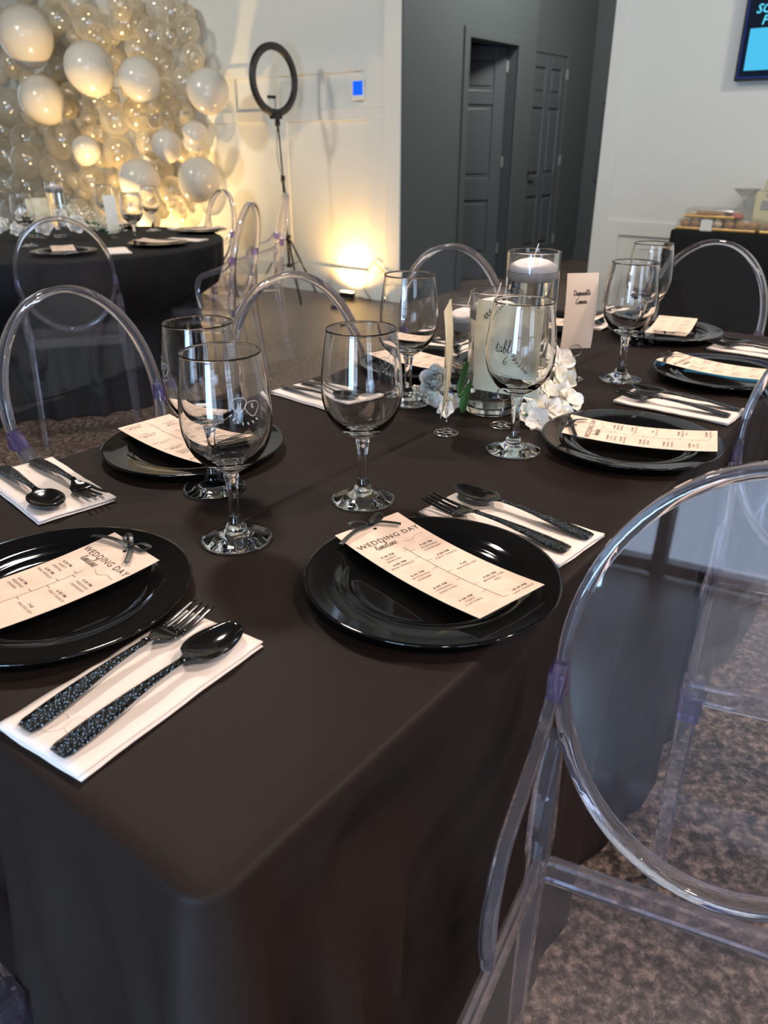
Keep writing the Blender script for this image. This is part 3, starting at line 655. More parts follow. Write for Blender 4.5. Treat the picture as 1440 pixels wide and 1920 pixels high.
# ------------------------------------------------------------------ candles and flowers
def make_vase(r, h, label, loc):
    t = thing('candle_vase', label, 'vase', loc)
    th = .0022
    MB().lathe(tight([(0, 0), (r - .004, 0), (r, .003), (r, h - .001), (r - th / 2, h), (r - th, h - .001), (r - th, .016), (r - th - .004, .012), (0, .012)]), 96).build('glass_cylinder', M['glass'], t)
    wl = h - .036
    MB().lathe(tight([(0, .0116), (r - th - .0036, .0116), (r - th + .0004, .0158), (r - th + .0004, wl + .001), (r - th - .001, wl), (0, wl)]), 96).build('water', M['water'], t)
    c_ = tag_candle = thing('floating_candle', 'white floating candle in the ' + label.replace('glass cylinder', 'cylinder').replace(' of the taller one', ''), 'candle', (loc[0], loc[1], loc[2] + wl - .018))
    rc = r - th - .0022
    MB().lathe([(0, 0), (rc * .62, 0), (rc * .93, .008), (rc, .022), (rc * .985, .0285), (rc * .90, .031), (rc * .62, .037), (rc * .3, .0405), (0, .0415)], 48).build('wax', M['wax'], c_)
    MB().sweep(catmull([(0, 0, .038), (.001, 0, .047), (.004, .001, .056), (.0065, .002, .066)], 4), .0016, .0016, k=6).build('wick', M['wick'], c_)
    return t
Z = TZ + .0012
make_vase(.0455, .219, 'middle-height glass cylinder behind the table number card', (.198, 1.39, Z))
make_vase(.0490, .272, 'tallest glass cylinder beside the blush card', (.279, 1.50, Z))
make_vase(.0400, .178, 'shortest glass cylinder at the left of the candles', (.160, 1.515, Z))
def card_stand(loc, ht, name_label, cz, yaw, wd, hh, m, label, content=None):
    t = thing('card_stand', name_label, 'stand', loc)
    f = MB(); pts = []
    for k in range(5):
        a = k * 2 * PI / 5; c_ = V(.013 * math.cos(a), .013 * math.sin(a), .0012)
        f.sweep([c_ + V(.007 * math.cos(q * PI / 8), .007 * math.sin(q * PI / 8), 0) for q in range(16)], .0012, .0012, closed=True, k=5)
    for r_ in (.0205, .006): f.sweep([V(r_ * math.cos(q * PI / 12), r_ * math.sin(q * PI / 12), .0012) for q in range(24)], .0012, .0012, closed=True, k=5)
    f.build('coil_base', M['wire'], t)
    MB().sweep([(0, 0, .001), (0, 0, ht)], .0014, .0014, k=6).build('stem', M['wire'], t)
    cp = bpy.data.objects.new('clip', None); C.objects.link(cp); cp.parent = t; cp.location = (0, 0, ht + .012); cp.rotation_euler = (0, 0, yaw)
    for sy in (-.0016, .0016): MB().sweep([(.012 * math.cos(q * PI / 10 - PI / 2), sy, .012 * math.sin(q * PI / 10 - PI / 2)) for q in range(20)], .0012, .0012, closed=True, k=5).build('clip_ring', M['wire'], cp)
    c_ = thing('standing_card', label, 'card', (loc[0], loc[1], cz), yaw)
    f = MB(); secs = []
    for i in range(9):
        z = hh * i / 8; y = .006 * ((i / 8 - .5) ** 2) * 4 - .001; secs.append([(-wd / 2, y - .0003, z), (wd / 2, y - .0003, z), (wd / 2, y + .0003, z), (-wd / 2, y + .0003, z)])
    f.loft(secs); f.build('paper', M[m], c_, False)
    if content:
        g = MB(); pf = lambda x, z: (x, .006 * ((z / hh - .5) ** 2) * 4 - .0020, z); content(g, pf, wd, hh); g.build('lettering', M['ink2'], c_, False)
    return c_
def table_number(g, pf, wd, hh):
    for q in script_pts('table', .0135): ribbon2d(g, [(a - .006, b_ + hh * .50) for a, b_ in q], .0013, pf)
    for q in script_pts('6', .0135): ribbon2d(g, [(a - .004, b_ + hh * .34) for a, b_ in q], .0013, pf)
    for sx, bx, bz in ((-1, -.045, .125), (1, .04, .03)):
        st = [(p.x, p.y) for p in catmull([(bx, bz, 0), (bx + .008 * -sx, bz + .012, 0), (bx + .022 * -sx, bz + .026, 0), (bx + .03 * -sx, bz + .04, 0)], 5)]; ribbon2d(g, st, .0006, pf)
        for i in range(1, len(st) - 1, 2):
            for sd in (-1, 1):
                x, z = st[i]; qa = math.atan2(st[i + 1][1] - z, st[i + 1][0] - x) + sd * .75; c_, s_ = math.cos(qa), math.sin(qa)
                g.add([pf(x, z), pf(x + .003 * c_ - .0011 * s_, z + .003 * s_ + .0011 * c_), pf(x + .0075 * c_, z + .0075 * s_), pf(x + .003 * c_ + .0011 * s_, z + .003 * s_ - .0011 * c_)], [(0, 1, 2, 3)])
def camera_card(g, pf, wd, hh):
    for s_, z in (('Disposable', .74), ('Camera', .63)):
        for q in script_pts(s_, .0062): ribbon2d(g, [(a, b_ + hh * z) for a, b_ in q], .0011, pf)
SCR['A'] = SCR['a']
card_stand((.208, 1.300, Z), .047, 'wire card stand with coiled base before the middle vase', TZ + .058, R(-32), .122, .156, 'card2', 'cream table number card with handwritten black lettering and sprig', table_number)
card_stand((.107, 1.262, Z), .035, 'wire card stand with coiled base left of the flowers', TZ + .046, R(80), .115, .172, 'card2', 'cream card seen edge-on left of the middle vase')
card_stand((.400, 1.600, Z), .050, 'wire card stand behind the white flowers', TZ + .066, R(8), .066, .152, 'card3', 'blush card with script lettering right of the tallest candle', camera_card)
# petals and leaves
def petal_mesh(name, L, Wd, cup, curl, m):
    vs = []; fs = []; nx, ny = 6, 7
    for j in range(ny + 1):
        q = j / ny; hw = Wd / 2 * (math.sin(PI * min(1, q * .93 + .05)) ** .55)
        for i in range(nx + 1):
            u = i / nx * 2 - 1; vs.append((u * hw, L * q, cup * (u * u) * hw / Wd + curl * q * q + .0012 * math.sin(u * 5 + q * 7)))
    for j in range(ny):
        for i in range(nx): a = j * (nx + 1) + i; fs.append((a, a + 1, a + nx + 2, a + nx + 1))
    me = bpy.data.meshes.new(name); me.from_pydata(vs, [], fs); me.materials.append(m); me.polygons.foreach_set('use_smooth', [True] * len(me.polygons)); return me
PM = [petal_mesh('petal', .024, .024, .012, .004, M['petal']), petal_mesh('petal', .030, .030, .018, .012, M['petal']), petal_mesh('petal', .020, .022, .014, -.004, M['petal2'])]
LM = petal_mesh('leaf', .055, .024, .010, .006, M['leaf'])
def bloom(par, name, loc, direction, kind, scale=1.0):
    b_ = bpy.data.objects.new(name, None); C.objects.link(b_); b_.parent = par; b_.location = loc; b_.empty_display_size = .01
    b_.rotation_euler = Vector(direction).to_track_quat('Z', 'Y').to_euler(); b_.scale = (scale,) * 3
    if kind == 'rose': spec = [(1, 6, .012, 15), (1, 6, .010, 40), (1, 5, .006, 62), (2, 5, .003, 78), (2, 3, .001, 84)]
    else: spec = [(0, 5, .002, 22)]
    for pi_, cnt, r_, tilt in spec:
        for k in range(cnt):
            p = bpy.data.objects.new('petal', PM[pi_ if kind == 'rose' else (0 if rnd.random() < .6 else 2)]); C.objects.link(p); p.parent = b_
            a = 2 * PI * k / cnt + tilt + rnd.uniform(-.15, .15)
            p.rotation_mode = 'QUATERNION'
            q = Matrix.Rotation(a, 3, 'Z') @ Matrix.Rotation(R(tilt + rnd.uniform(-8, 8)), 3, 'X')
            p.rotation_quaternion = q.to_quaternion(); p.location = (Matrix.Rotation(a, 3, 'Z') @ V(0, r_ * .5, .002 + tilt * .00008))
    return b_
def leaf(par, loc, direction, roll=0, s=1, me=None, name='leaf'):
    p = bpy.data.objects.new(name, me or LM); C.objects.link(p); p.parent = par; p.location = loc
    p.rotation_mode = 'QUATERNION'; p.rotation_quaternion = Vector(direction).to_track_quat('Y', 'Z') @ Matrix.Rotation(roll, 3, 'Y').to_quaternion(); p.scale = (s,) * 3
    return p
def breath(par, loc, rad, n, m='petal2', name='filler_flower'):
    f = MB(); r_ = random.Random(int(loc[0] * 999))
    for k in range(n):
        d_ = V(r_.gauss(0, 1), r_.gauss(0, 1), abs(r_.gauss(0, .8)) + .1).normalized() * rad * r_.uniform(.5, 1); p = V(*loc) + d_
        if p.z < .004: p.z = .004
        f.sweep([V(*loc), (V(*loc) + p) / 2 + V(0, 0, .006), p], .0007, .0007, k=3)
        f.lathe([(0, -.0025), (.0026, -.001), (.0028, .001), (0, .0025)], 6, tuple(p))
    o = f.build(name, M[m], par); o['kind'] = 'stuff'; return o
fl = thing('floral_garland', 'white rose and blossom garland with green leaves round the candle vases', 'flowers', (.20, 1.42, Z))
def F_(px, py, z): p = on_z(px, py, TZ + z); return (p.x - .20, p.y - 1.42, z)
bloom(fl, 'rose', F_(822, 722, .030), (-.35, -.75, .55), 'rose', 1.05)
for px, py, z, k_ in [(812, 752, .012, .8), (845, 758, .014, .8), (800, 735, .015, .7), (832, 770, .010, .7)]: bloom(fl, 'blossom', F_(px, py, z), (rnd.uniform(-.6, .2), -.8, .5), 'b', k_ * 1.1)
for px, py, z in [(1048, 682, .055), (1030, 668, .060), (1062, 720, .040), (1040, 712, .045), (1015, 700, .050), (1020, 735, .035), (1045, 745, .028), (1063, 752, .022), (995, 735, .035), (1000, 765, .018), (1025, 775, .014), (1048, 772, .012), (985, 775, .014), (1008, 790, .010), (980, 705, .045), (1058, 695, .040)]:
    bloom(fl, 'blossom', F_(px, py, z), (rnd.uniform(-.3, .7), -.8 + rnd.uniform(-.2, .2), rnd.uniform(.2, .8)), 'b', rnd.uniform(1.0, 1.25))
for px, py, z, d_, s_ in [(868, 775, .004, (.25, -.15, .9), 1.15), (862, 740, .04, (.3, 0, .9), 1.1), (880, 722, .04, (.5, -.3, .6), .7), (1035, 650, .07, (.1, .1, 1), .6), (985, 745, .02, (-.3, -.6, .3), .6), (1015, 785, .004, (-.9, -.4, .2), .7)]: leaf(fl, F_(px, py, z), d_, rnd.uniform(-.4, .4), s_)
breath(fl, F_(792, 750, .008), .030, 34); breath(fl, F_(775, 735, .008), .020, 18); breath(fl, F_(990, 690, .03), .02, 12)
for k in range(7): MB().sweep(catmull([F_(845 + k * 6, 760 - k * 3, .006), F_(880 + k * 14, 725 - k * 3, .02), F_(930 + k * 14, 700, .012)], 5), .002, .002, k=5).build('stem', M['stemg'], fl)

# ------------------------------------------------------------------ ghost chairs
def make_chair():
    t = thing('clear_acrylic_armchair', '', 'chair')
    SZ = .455; fw, rw, fy, ry = .222, .190, .205, -.190
    # seat
    f = MB(); pl = []
    for (cx, cy, a0) in [(fw - .03, fy - .03, 0), (-fw + .03, fy - .03, PI / 2), (-rw + .02, ry + .02, PI), (rw - .02, ry + .02, 1.5 * PI)]:
        r_ = .03 if cy > 0 else .02
        for i in range(6): a = a0 + PI / 2 * i / 5; pl.append((cx + r_ * math.cos(a), cy + r_ * math.sin(a)))
    f.loft([[(x, y, z) for x, y in pl] for z in (SZ, SZ + .007)]); f.build('seat', M['seatp'], t, False)
    for a, b_ in [((-fw, fy), (fw, fy)), ((-rw, ry), (rw, ry)), ((-fw, fy), (-rw, ry)), ((fw, fy), (rw, ry))]:
        f = MB().sweep([(a[0] * .97, a[1], SZ - .018), (b_[0] * .97, b_[1], SZ - .018)], .011, .036, up=(0, 0, 1)); f.build('seat_rail', M['acryl'], t, False)
    def legw(q): return 1 - .30 * q
    for sx in (-1, 1):
        f = MB().sweep(catmull([(sx * (fw - .012), fy - .012, SZ - .002), (sx * (fw - .013), fy - .014, .30), (sx * (fw - .015), fy - .018, .0)], 5), .032, .032, up=(0, 1, 0), wf=legw); f.build('leg', M['acryl'], t, False)
        MB().box((sx * (fw - .012), fy - .012, SZ - .05), (.034, .034, .045)).build('leg_socket', M['tip'], t, False)
        # rear leg runs up into the side of the oval back
        f = MB().sweep(catmull([(sx * .186, -.204, .625), (sx * .187, -.197, .54), (sx * (rw - .004), ry, SZ - .01), (sx * (rw + .0), ry - .012, .30), (sx * (rw + .008), ry - .055, .0)], 5), .026, .030, up=(0, 1, 0), wf=lambda q: .75 + .35 * math.sin(PI * min(1, q * 1.2)) if q < .5 else 1 - .25 * q); f.build('leg', M['acryl'], t, False)
        f = MB().sweep(catmull([(sx * .190, -.214, .708), (sx * .193, -.165, .655), (sx * .195, -.10, .632), (sx * .197, -.045, .608), (sx * .199, -.025, .550), (sx * .203, -.04, .462)], 6), .014, .026, up=(-sx * .2, .5, .8)); f.build('armrest', M['acryl'], t, False)
        MB().box((sx * .190, -.210, .690), (.017, .031, .035)).build('arm_socket', M['tip'], t, False)
    # oval back
    tl = R(11); Cc = V(0, -.222, .715); U = V(0, -math.sin(tl), math.cos(tl)); Nn = V(0, math.cos(tl), math.sin(tl)); a_, b2 = .188, .228
    nseg = 72; pts = [Cc + V(a_ * math.cos(2 * PI * i / nseg), 0, 0) + U * (b2 * math.sin(2 * PI * i / nseg)) for i in range(nseg)]
    MB().sweep(pts, .014, .028, closed=True, up=tuple(Nn)).build('back_frame', M['acryl'], t)
    f = MB(); rings = []
    for sgn in (-1, 1):
        for q in (1.0, .985, .8, .55, .3, .08):
            rings.append([Cc + V(a_ * .975 * q * math.cos(2 * PI * i / nseg), 0, 0) + U * (b2 * .975 * q * math.sin(2 * PI * i / nseg)) + Nn * (sgn * .0022 + -.003 * (1 - q * q)) for i in range(nseg)])
    order = rings[:6][::-1] + rings[6:]
    f.loft(order, cap=True); f.build('back_panel', M['pane'], t)
    return t
CHAIR = make_chair(); cu_ = []
def chair(label, origin, yaw, group): return spawn(CHAIR, cu_, 'clear_acrylic_armchair', label, (origin[0], origin[1], 0), R(yaw - 90), group)
def by_oval(x, y, yaw): a = R(yaw); return (x + .222 * math.cos(a), y + .222 * math.sin(a))
G1 = 'clear oval-back chairs round the long table'; G2 = 'clear oval-back chairs round the round table'
chair('clear oval-back armchair filling the right foreground, back towards the cloth corner', by_oval(.362, .594, -114), -114, G1)
chair('clear oval-back armchair half cut by the right edge, seen behind the foreground one', by_oval(.830, 1.275, -112), -112, G1)
chair('clear oval-back chair on the left with a cyan reflection in its back', by_oval(-.616, 1.559, -30), -30, G1)
chair('clear oval-back chair with the bright floor lamp and tripod behind it', by_oval(-.188, 1.750, -46), -46, G1)
chair('clear oval-back chair before the grey hall opening, behind the candles', by_oval(.206, 2.283, -58), -58, G1)
chair('clear oval-back chair at the far table end against the black food table', by_oval(.965, 2.385, -140), -140, G1)
chair('clear chair at the near left corner with only an arm and violet leg top showing', (-.655, .452), 52.5, G1)
chair('clear chair seen from behind in front of the round table', by_oval(-1.30, 3.27, 108), 108, G2)
chair('clear chair seen side-on at the right of the round table', by_oval(-.70, 4.10, 172), 172, G2)
chair('clear chair seen edge-on between round table and ring light', by_oval(-.62, 4.9, -168), -168, G2)
chair('clear chair behind the round table near the warm balloon', by_oval(-1.06, 5.3, -142), -142, G2)

# ------------------------------------------------------------------ round table
RC = V(-1.70, 4.23, 0); RR = .85
rt = thing('round_table', 'round banquet table under the far black cloth', 'table', RC)
MB().lathe([(0, .71), (.83, .71), (.83, .738), (0, .738)], 64).build('table_top', M['whitep'], rt, False)
for k in range(4):
    a = PI / 4 + k * PI / 2; MB().sweep([(.45 * math.cos(a), .45 * math.sin(a), 0), (.42 * math.cos(a), .42 * math.sin(a), .71)], .035, .035, k=8).build('leg', M['blackm'], rt)
rd = [math.atan2(o.location.y - RC.y, o.location.x - RC.x) for o in cu_[-4:]]
secs = []; NA = 180
def rdent(a, z):
    v = 0
    for d_ in rd:
        q = abs((a - d_ + PI) % (2 * PI) - PI); v = max(v, sstep(.62, .40, q))
    return v
for q, z in [(.4, .75), (.8, .75), (.98, .75), (.995, .7485), (1.0, .744), (1.0, .735), (.998, .70), (.992, .62), (.985, .54), (.98, .47), (.978, .40), (.975, .28), (.975, .16), (.975, .01)]:
    ring = []
    for i in range(NA):
        a = 2 * PI * i / NA - .3; dz = .74 - z; dn = sstep(.16, .30, dz) * rdent(a, z)
        r_ = RR * q - dn * .15 + (.018 * math.sin(a * 22) + .012 * math.sin(a * 41 + 1)) * min(1, dz * 2.2) * (1 if dz > 0 else 0)
        ring.append(RC + V(r_ * math.cos(a), r_ * math.sin(a), z))
    secs.append(ring)
f = MB(); f.loft(secs, cap=False); f.f.append(list(range(NA))[::-1])
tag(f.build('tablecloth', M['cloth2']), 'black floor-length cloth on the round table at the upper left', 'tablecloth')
RZ = .7512
gobs = [((255, 457), 'wine glass on the round table, front right, half dark with reflections'), ((288, 433), 'wine glass on the round table, behind and right of the front one'), ((205, 428), 'wine glass on the round table beside the pale card, farthest back'), ((55, 462), 'wine glass on the round table left of its flowers')]
for (px, py), lb in gobs: p = on_z(px, py, RZ); spawn(GOB, used['G'], 'wine_goblet', lb, (p.x, p.y, RZ), rnd.uniform(0, 6), 'wine goblets on the round table')
for (cx, cy), lb in [((298, 456), 'front'), ((378, 432), 'back right'), ((120, 472), 'front left behind the clear chair'), ((215, 424), 'back')]:
    p = on_z(cx, cy, RZ + .01); d_ = (RC - p); d_.z = 0
    a = math.degrees(math.atan2(d_.y, d_.x))
    spawn(PLATE, used['P'], 'charger_plate', 'black charger plate on the round table, ' + lb, (p.x, p.y, RZ), 0, 'charger plates on the round table')
    spawn(CARD, used['C'], 'timeline_card', 'timeline card on the round table plate, ' + lb, (p.x, p.y, RZ + .008), R(a - 90), 'timeline cards on the round table')
    q = p + V(d_.y, -d_.x, 0).normalized() * .23
    spawn(NAP, used['N'], 'paper_napkin', 'white napkin on the round table, ' + lb, (q.x, q.y, RZ), R(a - 90), 'napkins on the round table')
p = on_z(114, 447, RZ)
vz = make_vase(.045, .275, 'glass cylinder on the round table among its flowers', (p.x - .02, p.y + .07, RZ))
make_vase(.038, .15, 'low glass cylinder on the round table left of the taller one', (p.x - .16, p.y + .05, RZ))
card_stand((p.x - .10, p.y + .02, RZ), .05, 'wire card stand on the round table', RZ + .058, R(15), .11, .14, 'card2', 'cream card standing on the round table left of its candle')
card_stand((p.x + .27, p.y + .05, RZ), .012, 'wire card stand at the back right of the round table', RZ + .02, R(60), .08, .19, 'whitep', 'pale narrow card standing on the round table by the rear glass')
fr = thing('floral_garland', 'white rose garland with pale filler flowers on the round table', 'flowers', (p.x, p.y, RZ))
for dx, dy, z, s_ in [(-.17, -.07, .04, 1.0), (-.10, -.12, .035, .9), (.0, -.12, .04, 1.15), (.10, -.09, .045, 1.1), (.03, -.04, .07, .9), (-.12, -.02, .07, .9)]: bloom(fr, 'rose', (dx, dy, z), (dx * 2, -.8, .6), 'rose', s_)
for dx, dy, z, r_, n_ in [(.06, -.02, .06, .09, 70), (.16, -.04, .03, .08, 60), (-.04, -.03, .06, .09, 60), (.22, 0, .02, .05, 30)]: breath(fr, (dx, dy, z), r_, n_)
for k in range(16): leaf(fr, (rnd.uniform(-.15, .2), rnd.uniform(-.12, 0), rnd.uniform(.01, .05)), (rnd.uniform(-1, 1), rnd.uniform(-1, .2), rnd.uniform(0, .8)), rnd.uniform(-1, 1), rnd.uniform(.35, .6))

fr.scale = (1.4, 1.3, 1.45)
# ------------------------------------------------------------------ ring light on its tripod
tx, ty = -.80, 6.80
rl = thing('ring_light_stand', 'black ring light on a slim black tripod before the panelled wall', 'ring light', (tx, ty, 0))
cR = V(-.02, 0, 1.72)
rc_ = on_plane(514, 150, (tx, ty, 0), V(0, 1, 0)); cR = V(rc_.x - tx, 0, rc_.z)
ya = R(52); RXv = V(math.cos(ya), math.sin(ya), 0); RN = V(math.sin(ya), -math.cos(ya), 0)
ringp = [cR + RXv * (.226 * math.cos(2 * PI * i / 64)) + V(0, 0, .226 * math.sin(2 * PI * i / 64)) for i in range(64)]
MB().sweep(ringp,   .052, .030, closed=True, up=tuple(RN)).build('ring_housing', M['black'], rl)
MB().sweep([q + RN * .016 for q in ringp], .034, .004, closed=True, up=tuple(RN)).build('ring_diffuser', M['diff'], rl)
zb = cR.z - .256
mk = MB().box((cR.x, 0, zb + .01), (.10, .05, .045), ya); bevel(mk.build('control_box', M['black'], rl, False), .006)
MB().sweep([(cR.x, 0, zb + .03), (cR.x, -.01, zb + .11), (cR.x - .01, -.01, zb + .135)], .006, .006, k=6).build('phone_arm', M['black'], rl)
MB().box((cR.x - .025, -.015, zb + .14), (.075, .02, .022), ya).build('phone_clamp', M['black'], rl, False)
MB().lathe([(0, -.03), (.018, -.025), (.022, 0), (.018, .025), (0, .03)], 12, (cR.x * .8, 0, zb - .04)).build('ball_joint', M['black'], rl)
MB().sweep([(cR.x * .8, 0, zb - .03), (cR.x * .7, 0, zb - .10)], .018, .018, k=8).build('neck', M['black'], rl)
MB().sweep([(0, 0, .30), (cR.x * .35, 0, .95), ], .020, .020, k=8).build('lower_pole', M['blackm'], rl)
MB().sweep([(cR.x * .35, 0, .95), (cR.x * .7, 0, zb - .08)], .013, .013, k=8).build('upper_pole', M['blackm'], rl)
MB().lathe([(0, -.025), (.018, -.025), (.018, .025), (0, .025)], 10, (cR.x * .35, 0, .95)).build('clamp_collar', M['black'], rl)
MB().lathe([(0, -.02), (.026, -.02), (.026, .02), (0, .02)], 10, (0, 0, .50)).build('clamp_collar', M['black'], rl)
MB().lathe([(0, -.015), (.022, -.015), (.022, .015), (0, .015)], 10, (0, 0, .28)).build('clamp_collar', M['black'], rl)
for a in (-70, 55, 195):
    v = V(math.cos(R(a)), math.sin(R(a)), 0)
    MB().sweep([v * .02 + V(0, 0, .49), v * .34 + V(0, 0, .01)], .016, .010, k=4).build('leg', M['blackm'], rl); MB().sweep([v * .02 + V(0, 0, .28), v * .15 + V(0, 0, .30)], .009, .006, k=4).build('brace', M['blackm'], rl)
MB().sweep(catmull([(cR.x * .8, -.02, zb - .02), (cR.x * .6 - .02, -.02, 1.1), (.01, -.02, .8), (-.012, -.015, .5), (.03, -.02, .2), (.10, -.06, .004)], 6), .005, .005, k=5).build('power_cable', M['black'], rl)
# flood light on the floor aimed up the wall
fp = V(-.315, 6.80, 0)
fl_ = thing('flood_uplight', 'small black flood light on the floor throwing warm light up the wall', 'flood light', fp, math.atan2(D2.y, D2.x) - PI / 2)
bevel(MB().box((0, 0, .035), (.14, .05, .05)).build('housing', M['black'], fl_, False), .006); MB().box((0, .0, .0625), (.12, .036, .004)).build('lens', M['lampg'], fl_, False)
for sx in (-1, 1): MB().sweep([(sx * .076, 0, .035), (sx * .082, -.02, .004), (sx * .04, -.03, .004)], .006, .012).build('bracket', M['black'], fl_, False)
lamp('flood_uplight_beam', 'SPOT', fp + V(0, 0, .075), fp + D2 * .22 + V(0, 0, 2.0), 88, (1, .56, .17), .03, spot=165, blend=.9)['category'] = 'light'
bpy.data.objects['flood_uplight_beam']['label'] = 'warm beam of the small floor flood light beside the wall'
f2 = W(2.45, .95, 0)  # added flood light out of sight, warms the balloons
q_ = copy_tree(fl_); q_.location = f2; q_['label'] = 'added small flood light, unseen behind the round table, to warm the balloons'
lamp('added_balloon_fill', 'SPOT', f2 + V(0, 0, .075), W(2.6, 0, 1.5), 230, (1, .64, .26), .04, spot=150, blend=.9)['label'] = 'warm fill of the added, unseen flood light below the balloon wall'
pk = thing('cable_adapter', 'small black power adapter lying on the floor before the flood light', 'adapter', on_z(633, 578, 0))
bevel(MB().box((0, 0, .016), (.11, .05, .03)).build('body', M['black'], pk, False), .006); bevel(MB().box((.045, 0, .018), (.03, .056, .034)).build('end_cap', M['blackm'], pk, False), .004)
q0 = W(-.16, .05, 0)
tag(MB().sweep(catmull([fp + V(.09, .0, .02), fp + V(.20, -.08, .01), W(.10, .035, .10), W(.02, .03, .30), W(-.06, .035, .28), W(-.18, .045, .22), W(-.28, .05, .26)], 8), .007, .007, k=6).build('power_cord', M['black']), 'thin black power cord looping from the flood light up the wall corner', 'cord')

# ------------------------------------------------------------------ balloons
def balloon_mesh(name, m, sq=1.0, dent=0):
    f = MB(); pr = []
    for i in range(25):
        th = PI * i / 24; r_ = math.sin(th); z = math.cos(th)
        if z < 0: r_ *= (1 - .10 * (-z) ** 1.5); z *= 1.14
        pr.append((r_, z))
    pr += [(.035, -1.15), (.02, -1.17), (.06, -1.23), (0, -1.22)]
    f.lathe(pr, 32); me = f.me(name); me.materials.append(m)
    if dent:
        for v in me.vertices: v.co.x *= 1 - .28 * math.exp(-((v.co.z + .1) / .35) ** 2); v.co.y *= 1 - .15 * math.exp(-((v.co.z + .1) / .35) ** 2)
    me.polygons.foreach_set('use_smooth', [True] * len(me.polygons)); return me
BW, BC, BC2, BD = balloon_mesh('balloon', M['balw']), balloon_mesh('balloon', M['balc']), balloon_mesh('balloon', M['balc2']), balloon_mesh('balloon', M['balw'], dent=1)
placed = []
def balloon(px, py, rp, me, label, off, group=None, tilt=.3, tries=1, must=True):
    best = None
    for q in range(tries):
        oo = off + .03 * q
        p = on_plane(px, py, W(0, oo), NB); depth = p.y * math.cos(PITCH) - (p.z - CAM_H) * math.sin(PITCH)
        r_ = rp * depth / FPX * .97
        if oo < r_ * 1.18: oo = r_ * 1.18; p = on_plane(px, py, W(0, oo), NB)
        c = min([(p - a).length - .80 * (r_ + b_) for a, b_ in placed] + [.02])
        if best is None or c > best[0]: best = (c, p, r_)
    c, p, r_ = best
    if not must and c < -.035: return None
    o = bpy.data.objects.new('balloon', me); C.objects.link(o); o.location = p; o.scale = (r_, r_, r_)
    o.rotation_euler = (rnd.uniform(-tilt, tilt) + .4, rnd.uniform(-tilt, tilt), rnd.uniform(0, 6.28))
    tag(o, label, 'balloon', group); placed.append((p, r_)); return p, r_
GW, GC = 'large white balloons of the balloon wall', 'clear pearl balloons of the balloon wall'
WB = [(48, 65, 51, .62, 'largest white balloon, near the top left picture corner'), (167, 127, 46, .66, 'big white balloon between the two upper clear rows, top centre of the balloon wall'), (78, 186, 42, .62, 'big white balloon below and right of the largest one'),
 (262, 148, 39, .60, 'big white balloon left of the small clear cluster, fourth largest'), (390, 170, 40, .45, 'white balloon sticking out farthest right beside the panelling'), (374, 336, 40, .50, 'white balloon lowest at the right, above the clear chair'),
 (262, 338, 39, .60, 'white balloon behind the round table wine glasses'), (162, 281, 26, .50, 'narrow white balloon tucked beside a clear one above the flowers'), (313, 272, 29, .42, 'white balloon half hidden behind a clear one, centre right'), (268, 408, 34, .45, 'white balloon cut by the round table edge, behind the glasses')]
for px, py, rp, off, lb in WB: balloon(px, py, rp, BW, lb, off, GW)
balloon(366, 256, 28, BD, 'dented white balloon pinched in the middle at the right edge of the balloon wall', .42, GW)
CB = [(108, 32, 29), (167, 43, 31), (231, 42, 28), (286, 64, 29), (322, 68, 22), (353, 57, 22), (362, 104, 23), (347, 152, 25), (303, 116, 24), (308, 173, 24), (215, 222, 29), (257, 214, 27), (292, 220, 19), (117, 262, 33), (279, 266, 25), (221, 284, 28), (108, 321, 33), (172, 338, 27), (50, 262, 30),
 (52, 299, 31), (50, 346, 30), (16, 200, 32), (8, 245, 28), (12, 292, 30), (340, 211, 23), (302, 322, 23), (322, 356, 25), (355, 398, 27), (300, 12, 27), (322, 22, 26), (225, 8, 25), (140, 2, 24), (185, 72, 26), (258, 92, 24), (176, 178, 22), (130, 172, 17), (108, 128, 20), (125, 208, 15), (20, 118, 26), (12, 345, 26), (205, 382, 24), (88, 378, 24), (25, 395, 24), (165, 225, 15), (205, 182, 15), (314, 212, 14), (190, 250, 15), (235, 325, 15), (330, 385, 18), (375, 300, 16), (150, 395, 22)]
rown = ['top', 'upper', 'middle', 'lower', 'bottom']; coln = ['far left', 'left', 'centre left', 'centre', 'centre right', 'right']
cnt = {}
for k, (px, py, rp) in enumerate(CB):
    nb_ = min(WB, key=lambda q: math.hypot(q[0] - px, q[1] - py)); dx, dy = px - nb_[0], py - nb_[1]
    dr = ('right of' if dx > 0 else 'left of') if abs(dx) > abs(dy) else ('below' if dy > 0 else 'above')
    sz = 'small' if rp < 20 else 'medium' if rp < 27 else 'large'
    nick = {48: 'the largest white balloon', 167: 'the top-centre white balloon', 78: 'the second white balloon at the left', 262: 'the white balloon over the glasses' if nb_[1] > 300 else 'the fourth largest white balloon', 390: 'the farthest right white balloon', 374: 'the lowest right white balloon', 313: 'the half-hidden white balloon', 268: 'the white balloon cut by the table', }.get(nb_[0], 'the narrow white balloon')
    if nb_[1] == 281: nick = 'the narrow white balloon'
    base = '%s clear pearl balloon %s %s' % (sz, dr, nick); cnt[base] = cnt.get(base, 0) + 1
    lb = base if cnt[base] == 1 else base + [', farther out', ', farthest out', ', on the outer rim', ', deep between others', ', at the fringe'][min(cnt[base] - 2, 4)]
    balloon(px, py, rp, BC, lb, .22, GC, tries=9)
